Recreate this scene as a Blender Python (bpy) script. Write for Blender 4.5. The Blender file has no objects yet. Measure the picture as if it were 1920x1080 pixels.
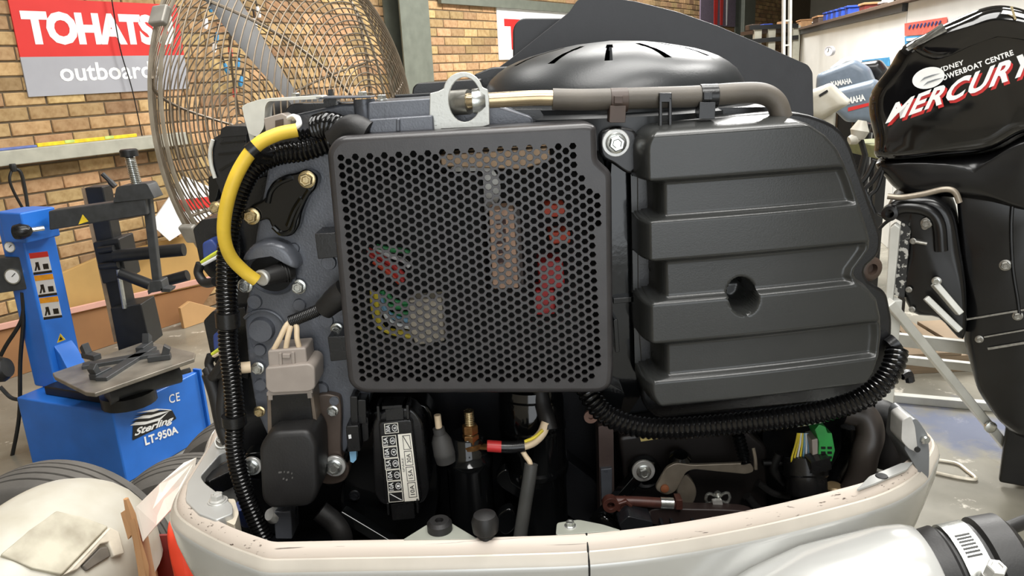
import bpy, bmesh, math, random
from mathutils import Vector, Matrix, geometry
from mathutils.bvhtree import BVHTree
random.seed(7)
V = Vector
S = bpy.context.scene
COL = S.collection

# ------------------------------------------------------------------ camera
FPX = 1450.0
PIT, ROL, CAMH = math.radians(15.6), math.radians(3.0), 1.6
FW = V((0, math.cos(PIT), -math.sin(PIT)))
_u0 = V((0, math.sin(PIT), math.cos(PIT)))
RT = V((1, 0, 0)) * math.cos(ROL) - _u0 * math.sin(ROL)
UP = V((1, 0, 0)) * math.sin(ROL) + _u0 * math.cos(ROL)
EYE = V((0, 0, CAMH))
cam = bpy.data.cameras.new('camera')
cam.sensor_width = 36.0
cam.lens = 36.0 * FPX / 1920.0
cam.clip_start = 0.02
cam.dof.use_dof = False
camo = bpy.data.objects.new('camera', cam)
COL.objects.link(camo)
camo.matrix_world = Matrix(((RT.x, UP.x, -FW.x, EYE.x), (RT.y, UP.y, -FW.y, EYE.y), (RT.z, UP.z, -FW.z, EYE.z), (0, 0, 0, 1)))
S.camera = camo

# ------------------------------------------------------------------ world, lights, exposure
S.view_settings.view_transform = 'Standard'
S.view_settings.look = 'None'
S.view_settings.gamma = 1.0
S.view_settings.use_curve_mapping = False
S.view_settings.exposure = 0.30
w = bpy.data.worlds.new('world'); S.world = w; w.use_nodes = True
w.node_tree.nodes['Background'].inputs[0].default_value = (0.93, 0.97, 1.0, 1)
w.node_tree.nodes['Background'].inputs[1].default_value = 2.5

def area(name, loc, rot, sx, sy, power, col=(1, 1, 1)):
    l = bpy.data.lights.new(name, 'AREA'); l.shape = 'RECTANGLE'; l.size = sx; l.size_y = sy
    l.energy = power; l.color = col
    o = bpy.data.objects.new(name, l); COL.objects.link(o); o.location = loc; o.rotation_euler = rot
    return o
CEIL = 4.6
# daylight through roof sheets; the last strip is fill added for the engine front
for i, (x, y, pw) in enumerate(((0.1, 0.9, 150), (-1.5, 3.2, 40), (2.5, 2.4, 105), (0.9, 6.2, 85), (2.6, 7.0, 480), (2.6, 13.0, 300), (0.7, -1.5, 85))):
    area('roof_and_fill_light', (x, y, CEIL - 0.08), (0, 0, math.radians(-33)), 1.3 if i == 0 else 0.9, 4.2 if i == 0 else 2.6, pw, (1.0, 0.985, 0.95))

# ------------------------------------------------------------------ pixel -> place
def ray(x, y): return FW + RT * ((x - 960) / FPX) - UP * ((y - 540) / FPX)
FN = V((0, 1, 0))                          # direction the current upright working plane faces away along
def setframe(deg):
    global FN
    FN = V((math.sin(math.radians(deg)), math.cos(math.radians(deg)), 0))
def atY(x, y, Y):
    d = ray(x, y); return EYE + d * (Y / d.dot(FN))
def atZ(x, y, z):
    d = ray(x, y); return EYE + d * ((z - CAMH) / d.z)
def atX(x, y, X):
    d = ray(x, y); return EYE + d * (X / d.x)
def proj(p):
    v = V(p) - EYE; z = v.dot(FW)
    if z < 0.05: return (-9999, -9999)
    return (960 + FPX * v.dot(RT) / z, 540 - FPX * v.dot(UP) / z)
def atP(x, y, p0, n):
    d = ray(x, y); return EYE + d * ((p0 - EYE).dot(n) / d.dot(n))
WA = math.radians(33)
WD = V((math.sin(WA), math.cos(WA), 0)); WN = V((WD.y, -WD.x, 0)); WP = V((-2.85, 4.8, 0))
def atW(x, y, off=0.0): return atP(x, y, WP + WN * off, WN)
def pxm(y): return y / FPX * 1.0          # metres per pixel at distance y

# ------------------------------------------------------------------ materials
def lin(c):
    r = []
    for v in c[:3]:
        v = v / 255.0
        r.append(v / 12.92 if v <= 0.04045 else ((v + 0.055) / 1.055) ** 2.4)
    return (r[0], r[1], r[2], 1)
MATS = {}
def mat(name, col, rough=0.5, metal=0.0, var=0.12, scale=30.0, bump=0.0, bscale=200.0, coat=0.0, col2=None, thr=None, island=0.0, rvar=0.12, spec=0.5, emit=0.0, stretch=None, alpha=1.0):
    if name in MATS: return MATS[name]
    m = bpy.data.materials.new(name); m.use_nodes = True
    nt = m.node_tree; N = nt.nodes; L = nt.links
    b = N['Principled BSDF']
    tc = N.new('ShaderNodeTexCoord')
    src = tc.outputs['Object']
    if stretch:
        mp = N.new('ShaderNodeMapping'); mp.inputs['Scale'].default_value = stretch
        L.new(src, mp.inputs[0]); src = mp.outputs[0]
    nz = N.new('ShaderNodeTexNoise'); nz.inputs['Scale'].default_value = scale; nz.inputs['Detail'].default_value = 5
    L.new(src, nz.inputs['Vector'])
    c = lin(col)
    if col2: ca, cb = c, lin(col2)
    else:
        ca = tuple(max(0, x * (1 - var * 1.6)) for x in c[:3]) + (1,)
        cb = tuple(min(1, x * (1 + var * 1.6)) for x in c[:3]) + (1,)
    rp = N.new('ShaderNodeValToRGB')
    lo, hi = thr if thr else (0.3, 0.7)
    rp.color_ramp.elements[0].position = lo; rp.color_ramp.elements[1].position = hi
    rp.color_ramp.elements[0].color = ca; rp.color_ramp.elements[1].color = cb
    L.new(nz.outputs['Fac'], rp.inputs[0])
    out = rp.outputs[0]
    if island:
        g = N.new('ShaderNodeNewGeometry'); oi = N.new('ShaderNodeObjectInfo')
        ad = N.new('ShaderNodeMath'); ad.operation = 'ADD'; L.new(g.outputs['Random Per Island'], ad.inputs[0]); L.new(oi.outputs['Random'], ad.inputs[1])
        fr = N.new('ShaderNodeMath'); fr.operation = 'FRACT'; L.new(ad.outputs[0], fr.inputs[0])
        hs = N.new('ShaderNodeHueSaturation')
        mr = N.new('ShaderNodeMapRange'); mr.inputs[3].default_value = 1 - island; mr.inputs[4].default_value = 1 + island * 0.6
        L.new(fr.outputs[0], mr.inputs[0]); L.new(mr.outputs[0], hs.inputs['Value'])
        m2 = N.new('ShaderNodeMath'); m2.operation = 'MULTIPLY'; m2.inputs[1].default_value = 7.31; L.new(fr.outputs[0], m2.inputs[0])
        f2 = N.new('ShaderNodeMath'); f2.operation = 'FRACT'; L.new(m2.outputs[0], f2.inputs[0])
        mr2 = N.new('ShaderNodeMapRange'); mr2.inputs[3].default_value = 0.5 - island * 0.05; mr2.inputs[4].default_value = 0.5 + island * 0.03
        L.new(f2.outputs[0], mr2.inputs[0]); L.new(mr2.outputs[0], hs.inputs['Hue'])
        L.new(out, hs.inputs['Color']); out = hs.outputs[0]
    L.new(out, b.inputs['Base Color'])
    rr = N.new('ShaderNodeMapRange'); rr.inputs[3].default_value = max(0.02, rough * (1 - rvar)); rr.inputs[4].default_value = min(1, rough * (1 + rvar))
    L.new(nz.outputs['Fac'], rr.inputs[0]); L.new(rr.outputs[0], b.inputs['Roughness'])
    b.inputs['Metallic'].default_value = metal
    b.inputs['Specular IOR Level'].default_value = spec
    if coat:
        b.inputs['Coat Weight'].default_value = coat; b.inputs['Coat Roughness'].default_value = 0.06
    if bump:
        n2 = N.new('ShaderNodeTexNoise'); n2.inputs['Scale'].default_value = bscale; n2.inputs['Detail'].default_value = 3
        L.new(src, n2.inputs['Vector'])
        bp = N.new('ShaderNodeBump'); bp.inputs['Strength'].default_value = bump; bp.inputs['Distance'].default_value = 0.002
        L.new(n2.outputs['Fac'], bp.inputs['Height']); L.new(bp.outputs[0], b.inputs['Normal'])
    if emit:
        b.inputs['Emission Color'].default_value = lin(col); b.inputs['Emission Strength'].default_value = emit
    if alpha < 1: b.inputs['Alpha'].default_value = alpha
    MATS[name] = m
    return m
M = {}
M['cover'] = mat('satin_black_cover', (54, 52, 53), 0.32, 0, 0.10, 60, 0.06, 900)
M['silencer'] = mat('satin_charcoal_plastic', (46, 47, 46), 0.27, 0, 0.06, 14, 0.05, 700, rvar=.03)
M['shield'] = mat('flat_black_shield', (40, 40, 43), 0.42, 0, 0.12, 40, 0.05, 300)
M['dome'] = mat('satin_black_dome', (40, 42, 44), 0.34, 0, 0.08, 30, 0.05, 500, rvar=.04)
M['gloss'] = mat('gloss_black_paint', (11, 12, 13), 0.10, 0, 0.2, 25, 0.04, 120)
M['blackplastic'] = mat('black_plastic', (22, 22, 23), 0.27, 0, 0.12, 60, 0.05, 700)
M['rubber'] = mat('black_rubber', (28, 27, 27), 0.5, 0, 0.15, 60, 0.08, 500)
M['greyrubber'] = mat('worn_grey_rubber_hose', (92, 86, 78), 0.5, 0, 0.14, 30, 0.06, 500)
M['cast'] = mat('blue_grey_casting', (90, 93, 100), 0.28, 0.15, 0.08, 40, 0.10, 500)
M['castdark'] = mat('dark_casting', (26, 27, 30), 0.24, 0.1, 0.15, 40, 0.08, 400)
M['hose'] = mat('black_corrugated_conduit', (13, 13, 14), 0.15, 0, 0.1, 60)
M['zinc'] = mat('zinc_plated_steel', (196, 198, 194), 0.26, 0.9, 0.10, 200, 0.05, 500)
M['gold'] = mat('yellow_passivated_steel', (196, 178, 138), 0.27, 0.9, 0.12, 200, 0.05, 500)
M['brass'] = mat('brassy_bronze_steel', (176, 132, 84), 0.3, 0.9, 0.15, 120)
M['washer'] = mat('pale_steel_washer', (205, 204, 200), 0.4, 0.55, 0.06, 150)
M['steel'] = mat('plain_steel', (150, 148, 142), 0.35, 0.85, 0.15, 90)
M['eyesteel'] = mat('spotted_galvanised_steel', (178, 178, 172), 0.45, 0.45, 0.1, 260, 0.1, 400, col2=(200, 201, 196), thr=(0.28, 0.42))
M['yellow'] = mat('yellow_sleeve', (226, 190, 60), 0.45, 0, 0.06, 50)
M['wirewhite'] = mat('cream_wire', (222, 200, 168), 0.5, 0, 0.06, 60)
M['wireyellow'] = mat('yellow_wire', (222, 200, 60), 0.45)
M['wiregreen'] = mat('green_wire', (50, 140, 80), 0.45)
M['wirered'] = mat('red_wire', (190, 50, 45), 0.45)
M['wireblue'] = mat('light_blue_wire', (120, 165, 195), 0.45)
M['connector'] = mat('grey_connector_plastic', (152, 142, 134), 0.45, 0, 0.04, 60)
M['paleplastic'] = mat('pale_grey_plastic', (206, 205, 196), 0.4, 0, 0.05, 60)
M['beige'] = mat('beige_connector', (196, 186, 168), 0.5)
M['redplastic'] = mat('red_plastic', (196, 50, 50), 0.4)
M['orangeplastic'] = mat('orange_red_plastic', (200, 70, 40), 0.45)
M['bluecon'] = mat('dark_blue_plastic', (44, 62, 120), 0.4)
M['greencon'] = mat('green_connector_plastic', (52, 150, 72), 0.4)
M['label'] = mat('white_label', (236, 232, 220), 0.5, 0, 0.03)
M['peach'] = mat('peach_label', (232, 190, 160), 0.5, 0, 0.06)  # even peach tone for the unit label
M['ink'] = mat('black_print', (24, 24, 24), 0.5)
M['white_ink'] = mat('white_print', (238, 238, 236), 0.5, 0, 0.02)
M['red_ink'] = mat('red_print', (200, 40, 38), 0.5, 0, 0.04)
M['lever'] = mat('grey_lever_steel', (146, 136, 122), 0.42, 0.55, 0.08, 80)
M['rust'] = mat('reddish_brown_linkage', (72, 40, 33), 0.42, 0.1, 0.15, 120)
M['brownbar'] = mat('dark_brown_bar', (44, 34, 32), 0.45)
M['cowl'] = mat('silver_cowl_paint', (190, 190, 187), 0.24, 0.25, 0.03, 8, coat=0.5)
M['rim'] = mat('worn_cream_rim', (214, 206, 192), 0.4, 0, 0.04, 14, col2=(222, 216, 204), thr=(0.3, 0.6))
M['scuff'] = mat('dark_scuff', (70, 58, 50), 0.7)
M['bracketgrey'] = mat('grey_green_bracket', (150, 152, 142), 0.45, 0.1, 0.05)
M['latch'] = mat('mid_grey_latch', (112, 114, 116), 0.4, 0, 0.05)
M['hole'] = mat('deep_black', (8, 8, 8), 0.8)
M['clip'] = mat('dark_brown_clip', (70, 56, 48), 0.45)
# background
M['brick'] = mat('tan_brick', (182, 152, 108), 0.9, 0, 0.12, 30, 0.35, 120, col2=(152, 120, 78), thr=(0.35, 0.75), island=0.40)
M['mortar'] = mat('grey_brown_mortar', (104, 90, 70), 0.95, 0, 0.1, 20, 0.4, 90)
M['concrete'] = None
M['cage'] = mat('dusty_chrome_wire', (128, 115, 98), 0.42, 0.4, 0.15, 60)
M['blade'] = mat('dark_grey_blade', (66, 66, 66), 0.5, 0.1)
M['blue'] = mat('machine_blue_paint', (38, 108, 200), 0.35, 0, 0.07, 6, 0.03, 80)
M['darkmetal'] = mat('dark_grey_steel', (62, 64, 66), 0.45, 0.25, 0.12, 30)
M['blackmetal'] = mat('black_steel', (28, 29, 30), 0.42, 0.1, 0.15, 30)
M['platesteel'] = mat('worn_steel_plate', (136, 130, 120), 0.42, 0.5, 0.2, 9)
M['tyre'] = mat('dusty_tyre_rubber', (84, 81, 77), 0.85, 0, 0.15, 9, 0.2, 150)
M['tyregroove'] = mat('tyre_groove', (44, 42, 40), 0.9)
M['dirtywhite'] = mat('dirty_white_plastic', (172, 166, 150), 0.4, 0, 0.04, 9, col2=(190, 187, 176), thr=(0.3, 0.62))
M['dustwhite'] = mat('dusty_cream_panel', (136, 128, 110), 0.6, 0, 0.1, 14, col2=(186, 180, 162), thr=(0.3, 0.6))
M['card'] = mat('brown_cardboard', (170, 128, 88), 0.85, 0, 0.08, 12)
M['cardin'] = mat('dark_red_box_print', (120, 44, 40), 0.7, 0, 0.08, 12)
M['paper'] = mat('crumpled_white_card', (222, 216, 204), 0.7, 0, 0.04, 20)
M['orangered'] = mat('orange_red_plastic_can', (226, 74, 50), 0.35, 0, 0.04)
M['signred'] = mat('sign_red', (206, 48, 44), 0.4, 0, 0.04, 4)
M['signgrey'] = mat('sign_grey', (160, 160, 166), 0.45, 0, 0.04, 4)
M['signwhite'] = mat('sign_white', (232, 232, 232), 0.4, 0, 0.03, 4)
M['postgreen'] = mat('grey_green_steel_post', (104, 108, 98), 0.5, 0.1, 0.08, 10)
M['ledge'] = mat('pale_grey_ledge', (166, 164, 150), 0.55, 0, 0.08, 12)
M['stand'] = mat('silver_painted_steel', (196, 196, 190), 0.42, 0.25, 0.06, 12)
M['flaked'] = mat('flaking_black_paint', (40, 40, 40), 0.5, 0.1, 0.1, 55, col2=(176, 174, 168), thr=(0.54, 0.57))
M['outblack'] = mat('gloss_black_cowl', (10, 10, 11), 0.08, 0, 0.1, 10, coat=0.6)
M['satinblack'] = mat('satin_black_leg', (14, 14, 15), 0.26, 0, 0.15, 20)
M['bluegrey'] = mat('grey_blue_outboard', (104, 116, 130), 0.35, 0, 0.05)
M['bluebin'] = mat('royal_blue_bin', (36, 70, 170), 0.45)
M['purple'] = mat('dull_purple_cloth', (112, 100, 116), 0.85)
M['timber'] = mat('pale_timber', (132, 114, 92), 0.75, 0, 0.1, 6, stretch=(1, 1, 12))
M['brownboard'] = mat('brown_board', (142, 100, 62), 0.75, 0, 0.1, 3)
M['pinkboard'] = mat('pink_primed_board', (206, 156, 140), 0.7, 0, 0.08, 3)
M['olive'] = mat('olive_tan_board', (176, 140, 82), 0.75, 0, 0.1, 3)
M['posterblue'] = mat('poster_blue', (60, 140, 190), 0.5)
M['posterred'] = mat('poster_red', (214, 96, 84), 0.5)
M['white_wall'] = mat('white_painted_board', (232, 234, 232), 0.6, 0, 0.03, 3)

# ------------------------------------------------------------------ mesh helpers: every builder returns (verts, faces)
def join(parts):
    vs, fs = [], []
    for v, f in parts:
        o = len(vs); vs += list(v); fs += [tuple(i + o for i in q) for q in f]
    return vs, fs
WL = {}
def empty(name, loc, label, cat, group=None):
    o = bpy.data.objects.new(name, None); COL.objects.link(o); o.location = loc; o.empty_display_size = 0.05
    o['label'] = label; o['category'] = cat
    if group: o['group'] = group
    WL[o.name] = V(loc)
    return o
def mk(name, geo, m, parent=None, bevel=0.0, seg=2, label=None, cat=None, group=None, kind=None, smooth=True, ang=38, fixn=True):
    vs, fs = geo
    vs = [V(p) for p in vs]
    lo = V((min(p.x for p in vs), min(p.y for p in vs), min(p.z for p in vs)))
    hi = V((max(p.x for p in vs), max(p.y for p in vs), max(p.z for p in vs)))
    c = (lo + hi) / 2
    if parent is None: c.z = lo.z
    me = bpy.data.meshes.new(name)
    me.from_pydata([tuple(p - c) for p in vs], [], fs)
    if fixn:
        bm = bmesh.new(); bm.from_mesh(me); bmesh.ops.recalc_face_normals(bm, faces=bm.faces); bm.to_mesh(me); bm.free()
    if isinstance(m, (list, tuple)):
        for q in m: me.materials.append(q)
    else: me.materials.append(m)
    o = bpy.data.objects.new(name, me); COL.objects.link(o)
    base = V((0, 0, 0))
    if parent is not None:
        o.parent = parent; base = WL[parent.name]
    o.location = c - base
    WL[o.name] = c
    if smooth:
        me.polygons.foreach_set('use_smooth', [True] * len(me.polygons))
        me.set_sharp_from_angle(angle=math.radians(ang))
    if bevel > 0:
        b = o.modifiers.new('bevel', 'BEVEL'); b.width = bevel; b.segments = seg; b.limit_method = 'ANGLE'; b.angle_limit = math.radians(35); b.harden_normals = True
    if label: o['label'] = label
    if cat: o['category'] = cat
    if group: o['group'] = group
    if kind: o['kind'] = kind
    return o
def dup(o, parent, world, share=True):
    c = o.copy(); COL.objects.link(c); c.parent = parent
    WL[c.name] = V(world); c.location = V(world) - (WL[parent.name] if parent else V((0, 0, 0)))
    return c
def copytree(root, delta, rotz=0.0):
    r = root.copy(); COL.objects.link(r); r.location = root.location + V(delta); r.rotation_euler.z += rotz
    WL[r.name] = V(r.location)
    for ch in list(root.children):
        c = ch.copy(); COL.objects.link(c); c.parent = r
        for g in ch.children:
            d = g.copy(); COL.objects.link(d); d.parent = c
    return r

def extr(poly, vec):
    n = len(poly); vec = V(vec)
    vs = [V(p) for p in poly] + [V(p) + vec for p in poly]
    fs = [tuple(range(n)), tuple(range(2 * n - 1, n - 1, -1))]
    for i in range(n):
        j = (i + 1) % n; fs.append((i, i + n, j + n, j))
    return vs, fs
def pp(poly, y0, y1, dz=0.0):
    """pixel outline on the upright plane at distance y0, pushed straight back to y1"""
    return extr([atY(x, y, y0) for x, y in poly], FN * (y1 - y0) + V((0, 0, dz)))
def rpoly(pts, r, n=4):
    out = []; k = len(pts)
    for i in range(k):
        p = V(pts[i][:2]); a = V(pts[i - 1][:2]); b = V(pts[(i + 1) % k][:2])
        rr = pts[i][2] if len(pts[i]) > 2 else r
        da = (a - p); db = (b - p)
        t = min(rr, da.length * 0.48, db.length * 0.48)
        if t < 0.01: out.append((p.x, p.y)); continue
        p0 = p + da.normalized() * t; p1 = p + db.normalized() * t
        for s in range(n + 1):
            u = s / n
            q = p0 * (1 - u) ** 2 + p * 2 * u * (1 - u) + p1 * u * u
            out.append((q.x, q.y))
    return out
def rect(x0, y0, x1, y1, r=0, lean=0.0, slope=0.0):
    """pixel rectangle; lean = dx per dy, slope = dy per dx"""
    c = [(x0, y0), (x1, y0 + slope * (x1 - x0)), (x1 + lean * (y1 - y0), y1 + slope * (x1 - x0)), (x0 + lean * (y1 - y0), y1)]
    return rpoly(c, r) if r else c
def cat(pts, n=8, closed=False):
    P = [V(p) for p in pts]; k = len(P); out = []
    rng = range(k if closed else k - 1)
    for i in rng:
        if closed: a, b, c, d = P[i - 1], P[i], P[(i + 1) % k], P[(i + 2) % k]
        else:
            b, c = P[i], P[i + 1]
            a = P[i - 1] if i > 0 else b * 2 - c
            d = P[i + 2] if i + 2 < k else c * 2 - b
        for s in range(n):
            t = s / n
            out.append(0.5 * ((2 * b) + (c - a) * t + (2 * a - 5 * b + 4 * c - d) * t * t + (3 * b - a - 3 * c + d) * t ** 3))
    if not closed: out.append(P[-1])
    return out
def spoly(pts, n=5): return [(p.x, p.y) for p in cat([(x, y, 0) for x, y in pts], n, True)]
def frames(P):
    n = len(P); T = []
    for i in range(n):
        a = P[max(0, i - 1)]; b = P[min(n - 1, i + 1)]
        t = (b - a); T.append(t.normalized() if t.length > 1e-9 else V((0, 0, 1)))
    ref = V((0, 0, 1)) if abs(T[0].z) < 0.9 else V((0, 1, 0))
    u = T[0].cross(ref).normalized(); out = []
    for t in T:
        u = (u - t * u.dot(t))
        u = u.normalized() if u.length > 1e-6 else t.orthogonal().normalized()
        out.append((t, u, t.cross(u)))
    return out
def tube(P, R, n=12, caps=True, flat=1.0):
    P = [V(p) for p in P]; fr = frames(P)
    if not isinstance(R, (list, tuple)): R = [R] * len(P)
    vs, fs = [], []
    for p, r, (t, u, v) in zip(P, R, fr):
        for k in range(n):
            a = 2 * math.pi * k / n
            vs.append(p + u * (r * math.cos(a)) + v * (r * flat * math.sin(a)))
    for i in range(len(P) - 1):
        for k in range(n):
            k2 = (k + 1) % n
            fs.append((i * n + k, i * n + k2, (i + 1) * n + k2, (i + 1) * n + k))
    if caps:
        fs.append(tuple(range(n - 1, -1, -1))); fs.append(tuple(range((len(P) - 1) * n, len(P) * n)))
    return vs, fs
def resample(P, step):
    out = [P[0]]; acc = 0.0
    for a, b in zip(P, P[1:]):
        L = (b - a).length
        if L < 1e-9: continue
        d = step - acc
        while d <= L:
            out.append(a + (b - a) * (d / L)); d += step
        acc = (acc + L) % step
    return out
def corr(P, r, pitch=0.0042, amp=0.0014, n=16):
    """corrugated conduit: rings along a smooth path"""
    Q = resample(P, pitch / 4.0); R = []
    for i in range(len(Q)):
        R.append((r, r - amp * .3, r - amp, r - amp * .3)[i % 4])
    return tube(Q, R, n)
def basis(axis):
    a = V(axis).normalized(); ref = V((0, 0, 1)) if abs(a.z) < 0.9 else V((1, 0, 0))
    u = ref.cross(a).normalized(); v = a.cross(u)
    return a, u, v
def lathe(prof, o, axis, n=24, capa=True, capb=True, arc=None):
    a, u, v = basis(axis); o = V(o); vs, fs = [], []
    for r, h in prof:
        for k in range(n):
            t = 2 * math.pi * k / n
            vs.append(o + a * h + u * (r * math.cos(t)) + v * (r * math.sin(t)))
    for i in range(len(prof) - 1):
        for k in range(n):
            k2 = (k + 1) % n
            fs.append((i * n + k, i * n + k2, (i + 1) * n + k2, (i + 1) * n + k))
    if capa: fs.append(tuple(range(n - 1, -1, -1)))
    if capb: fs.append(tuple(range((len(prof) - 1) * n, len(prof) * n)))
    return vs, fs
def obox(c, ax, ay, az):
    """box from centre and three half-axis vectors"""
    c, ax, ay, az = V(c), V(ax), V(ay), V(az)
    vs = [c + ax * i + ay * j + az * k for i in (-1, 1) for j in (-1, 1) for k in (-1, 1)]
    fs = [(0, 1, 3, 2), (4, 6, 7, 5), (0, 4, 5, 1), (2, 3, 7, 6), (0, 2, 6, 4), (1, 5, 7, 3)]
    return vs, fs
def box(x0, y0, z0, x1, y1, z1):
    return obox(((x0 + x1) / 2, (y0 + y1) / 2, (z0 + z1) / 2), ((x1 - x0) / 2, 0, 0), (0, (y1 - y0) / 2, 0), (0, 0, (z1 - z0) / 2))
def beam(a, b, wx, wy, up=(0, 0, 1)):
    a, b = V(a), V(b); d = (b - a); t = d.normalized(); up = V(up)
    if abs(t.dot(up)) > 0.98: up = V((0, 1, 0))
    s = t.cross(up).normalized(); q = s.cross(t)
    return obox((a + b) / 2, d / 2, s * (wx / 2), q * (wy / 2))
def hexprism(o, axis, r, h0, h1):
    a, u, v = basis(axis); o = V(o)
    ring = lambda h, rr: [o + a * h + u * (rr * math.cos(math.pi / 3 * k + 0.3)) + v * (rr * math.sin(math.pi / 3 * k + 0.3)) for k in range(6)]
    vs = ring(h0, r) + ring(h1 - r * 0.12, r) + ring(h1, r * 0.88) + ring(h1, r * 0.62) + ring(h1 - r * 0.14, r * 0.5)
    fs = []
    for i in range(4):
        for k in range(6): fs.append((i * 6 + k, i * 6 + (k + 1) % 6, (i + 1) * 6 + (k + 1) % 6, (i + 1) * 6 + k))
    fs.append(tuple(range(24, 30))); fs.append(tuple(range(5, -1, -1)))
    return vs, fs
def bolt(px, py, y, rpx, parent, m='zinc', axis=None, washer=0, hh=1.15, name='bolt', label=None):
    if axis is None: axis = -FN
    o = atY(px, py, y); k = pxm(y); r = rpx * k
    fl = lathe([(r * 1.3, 0), (r * 1.3, r * 0.22), (r * 1.05, r * 0.34)], o, axis, 20)
    b = mk(name, join([fl, hexprism(o, axis, r, r * 0.2, r * hh)]), M[m], parent, label=label)
    if washer:
        R = washer * k
        mk('washer', lathe([(R, -0.0035), (R, -0.0006), (R * 0.95, 0), (r * 0.9, 0)], o, axis, 28), M['washer'], b)
    return b
def pillow(poly, y0, y1, rnd, steps=4, back=True, inset=None):
    """pixel outline, front face rounded over: rings shrunk towards the middle as they come forward"""
    P = [atY(x, y, y0) for x, y in poly]; n = len(P)
    c = sum(P, V((0, 0, 0))) / n
    ext = max((p - c).length for p in P)
    vs, fs = [], []
    rings = [(0.0, y1 - y0)]
    for s in range(steps + 1):
        a = math.pi / 2 * s / steps
        rings.append((rnd * (1 - math.cos(a)), rnd * (1 - math.sin(a))))
    for ins, d in rings:
        for p in P:
            v = p - c; L = v.length
            q = c + v * max(0.05, (L - ins) / L) if L > 1e-6 else c
            vs.append(q + FN * d)
    k = len(rings)
    for i in range(k - 1):
        for j in range(n):
            j2 = (j + 1) % n; fs.append((i * n + j, i * n + j2, (i + 1) * n + j2, (i + 1) * n + j))
    fs.append(tuple(range((k - 1) * n, k * n))); fs.append(tuple(range(n - 1, -1, -1)))
    return vs, fs
_tc = {}
def text_geo(s, bold=0.0, shear=0.0, space=1.0):
    key = (s, bold, shear, space)
    if key in _tc: return _tc[key]
    c = bpy.data.curves.new('t', 'FONT'); c.body = s; c.offset = bold; c.shear = shear; c.space_character = space; c.resolution_u = 3
    o = bpy.data.objects.new('t', c); COL.objects.link(o)
    dg = bpy.context.evaluated_depsgraph_get(); dg.update()
    me = bpy.data.meshes.new_from_object(o.evaluated_get(dg))
    vs = [v.co.copy() for v in me.vertices]; fs = [tuple(p.vertices) for p in me.polygons]
    bpy.data.objects.remove(o); bpy.data.meshes.remove(me); bpy.data.curves.remove(c)
    x0 = min(v.x for v in vs); x1 = max(v.x for v in vs); y0 = min(v.y for v in vs); y1 = max(v.y for v in vs)
    vs = [((v.x - x0) / (x1 - x0), (v.y - y0) / (y1 - y0)) for v in vs]
    _tc[key] = (vs, fs); return _tc[key]
def quadmap(uvs, q):
    """q: four 3-D corners TL, TR, BR, BL; v = 0 at the bottom"""
    tl, tr, br, bl = [V(p) for p in q]
    return [(bl * (1 - u) + br * u) * (1 - v) + (tl * (1 - u) + tr * u) * v for u, v in uvs]
def text(s, q, m, parent, bold=0.0, shear=0.0, space=1.0, off=(0, 0, 0), name='lettering', label=None):
    uv, fs = text_geo(s, bold, shear, space)
    off = V(off)
    return mk(name, ([p + off for p in quadmap(uv, q)], fs), m, parent, fixn=False, smooth=False, label=label)
def quadY(c, y): return [atY(a, b, y) for a, b in c]
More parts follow.
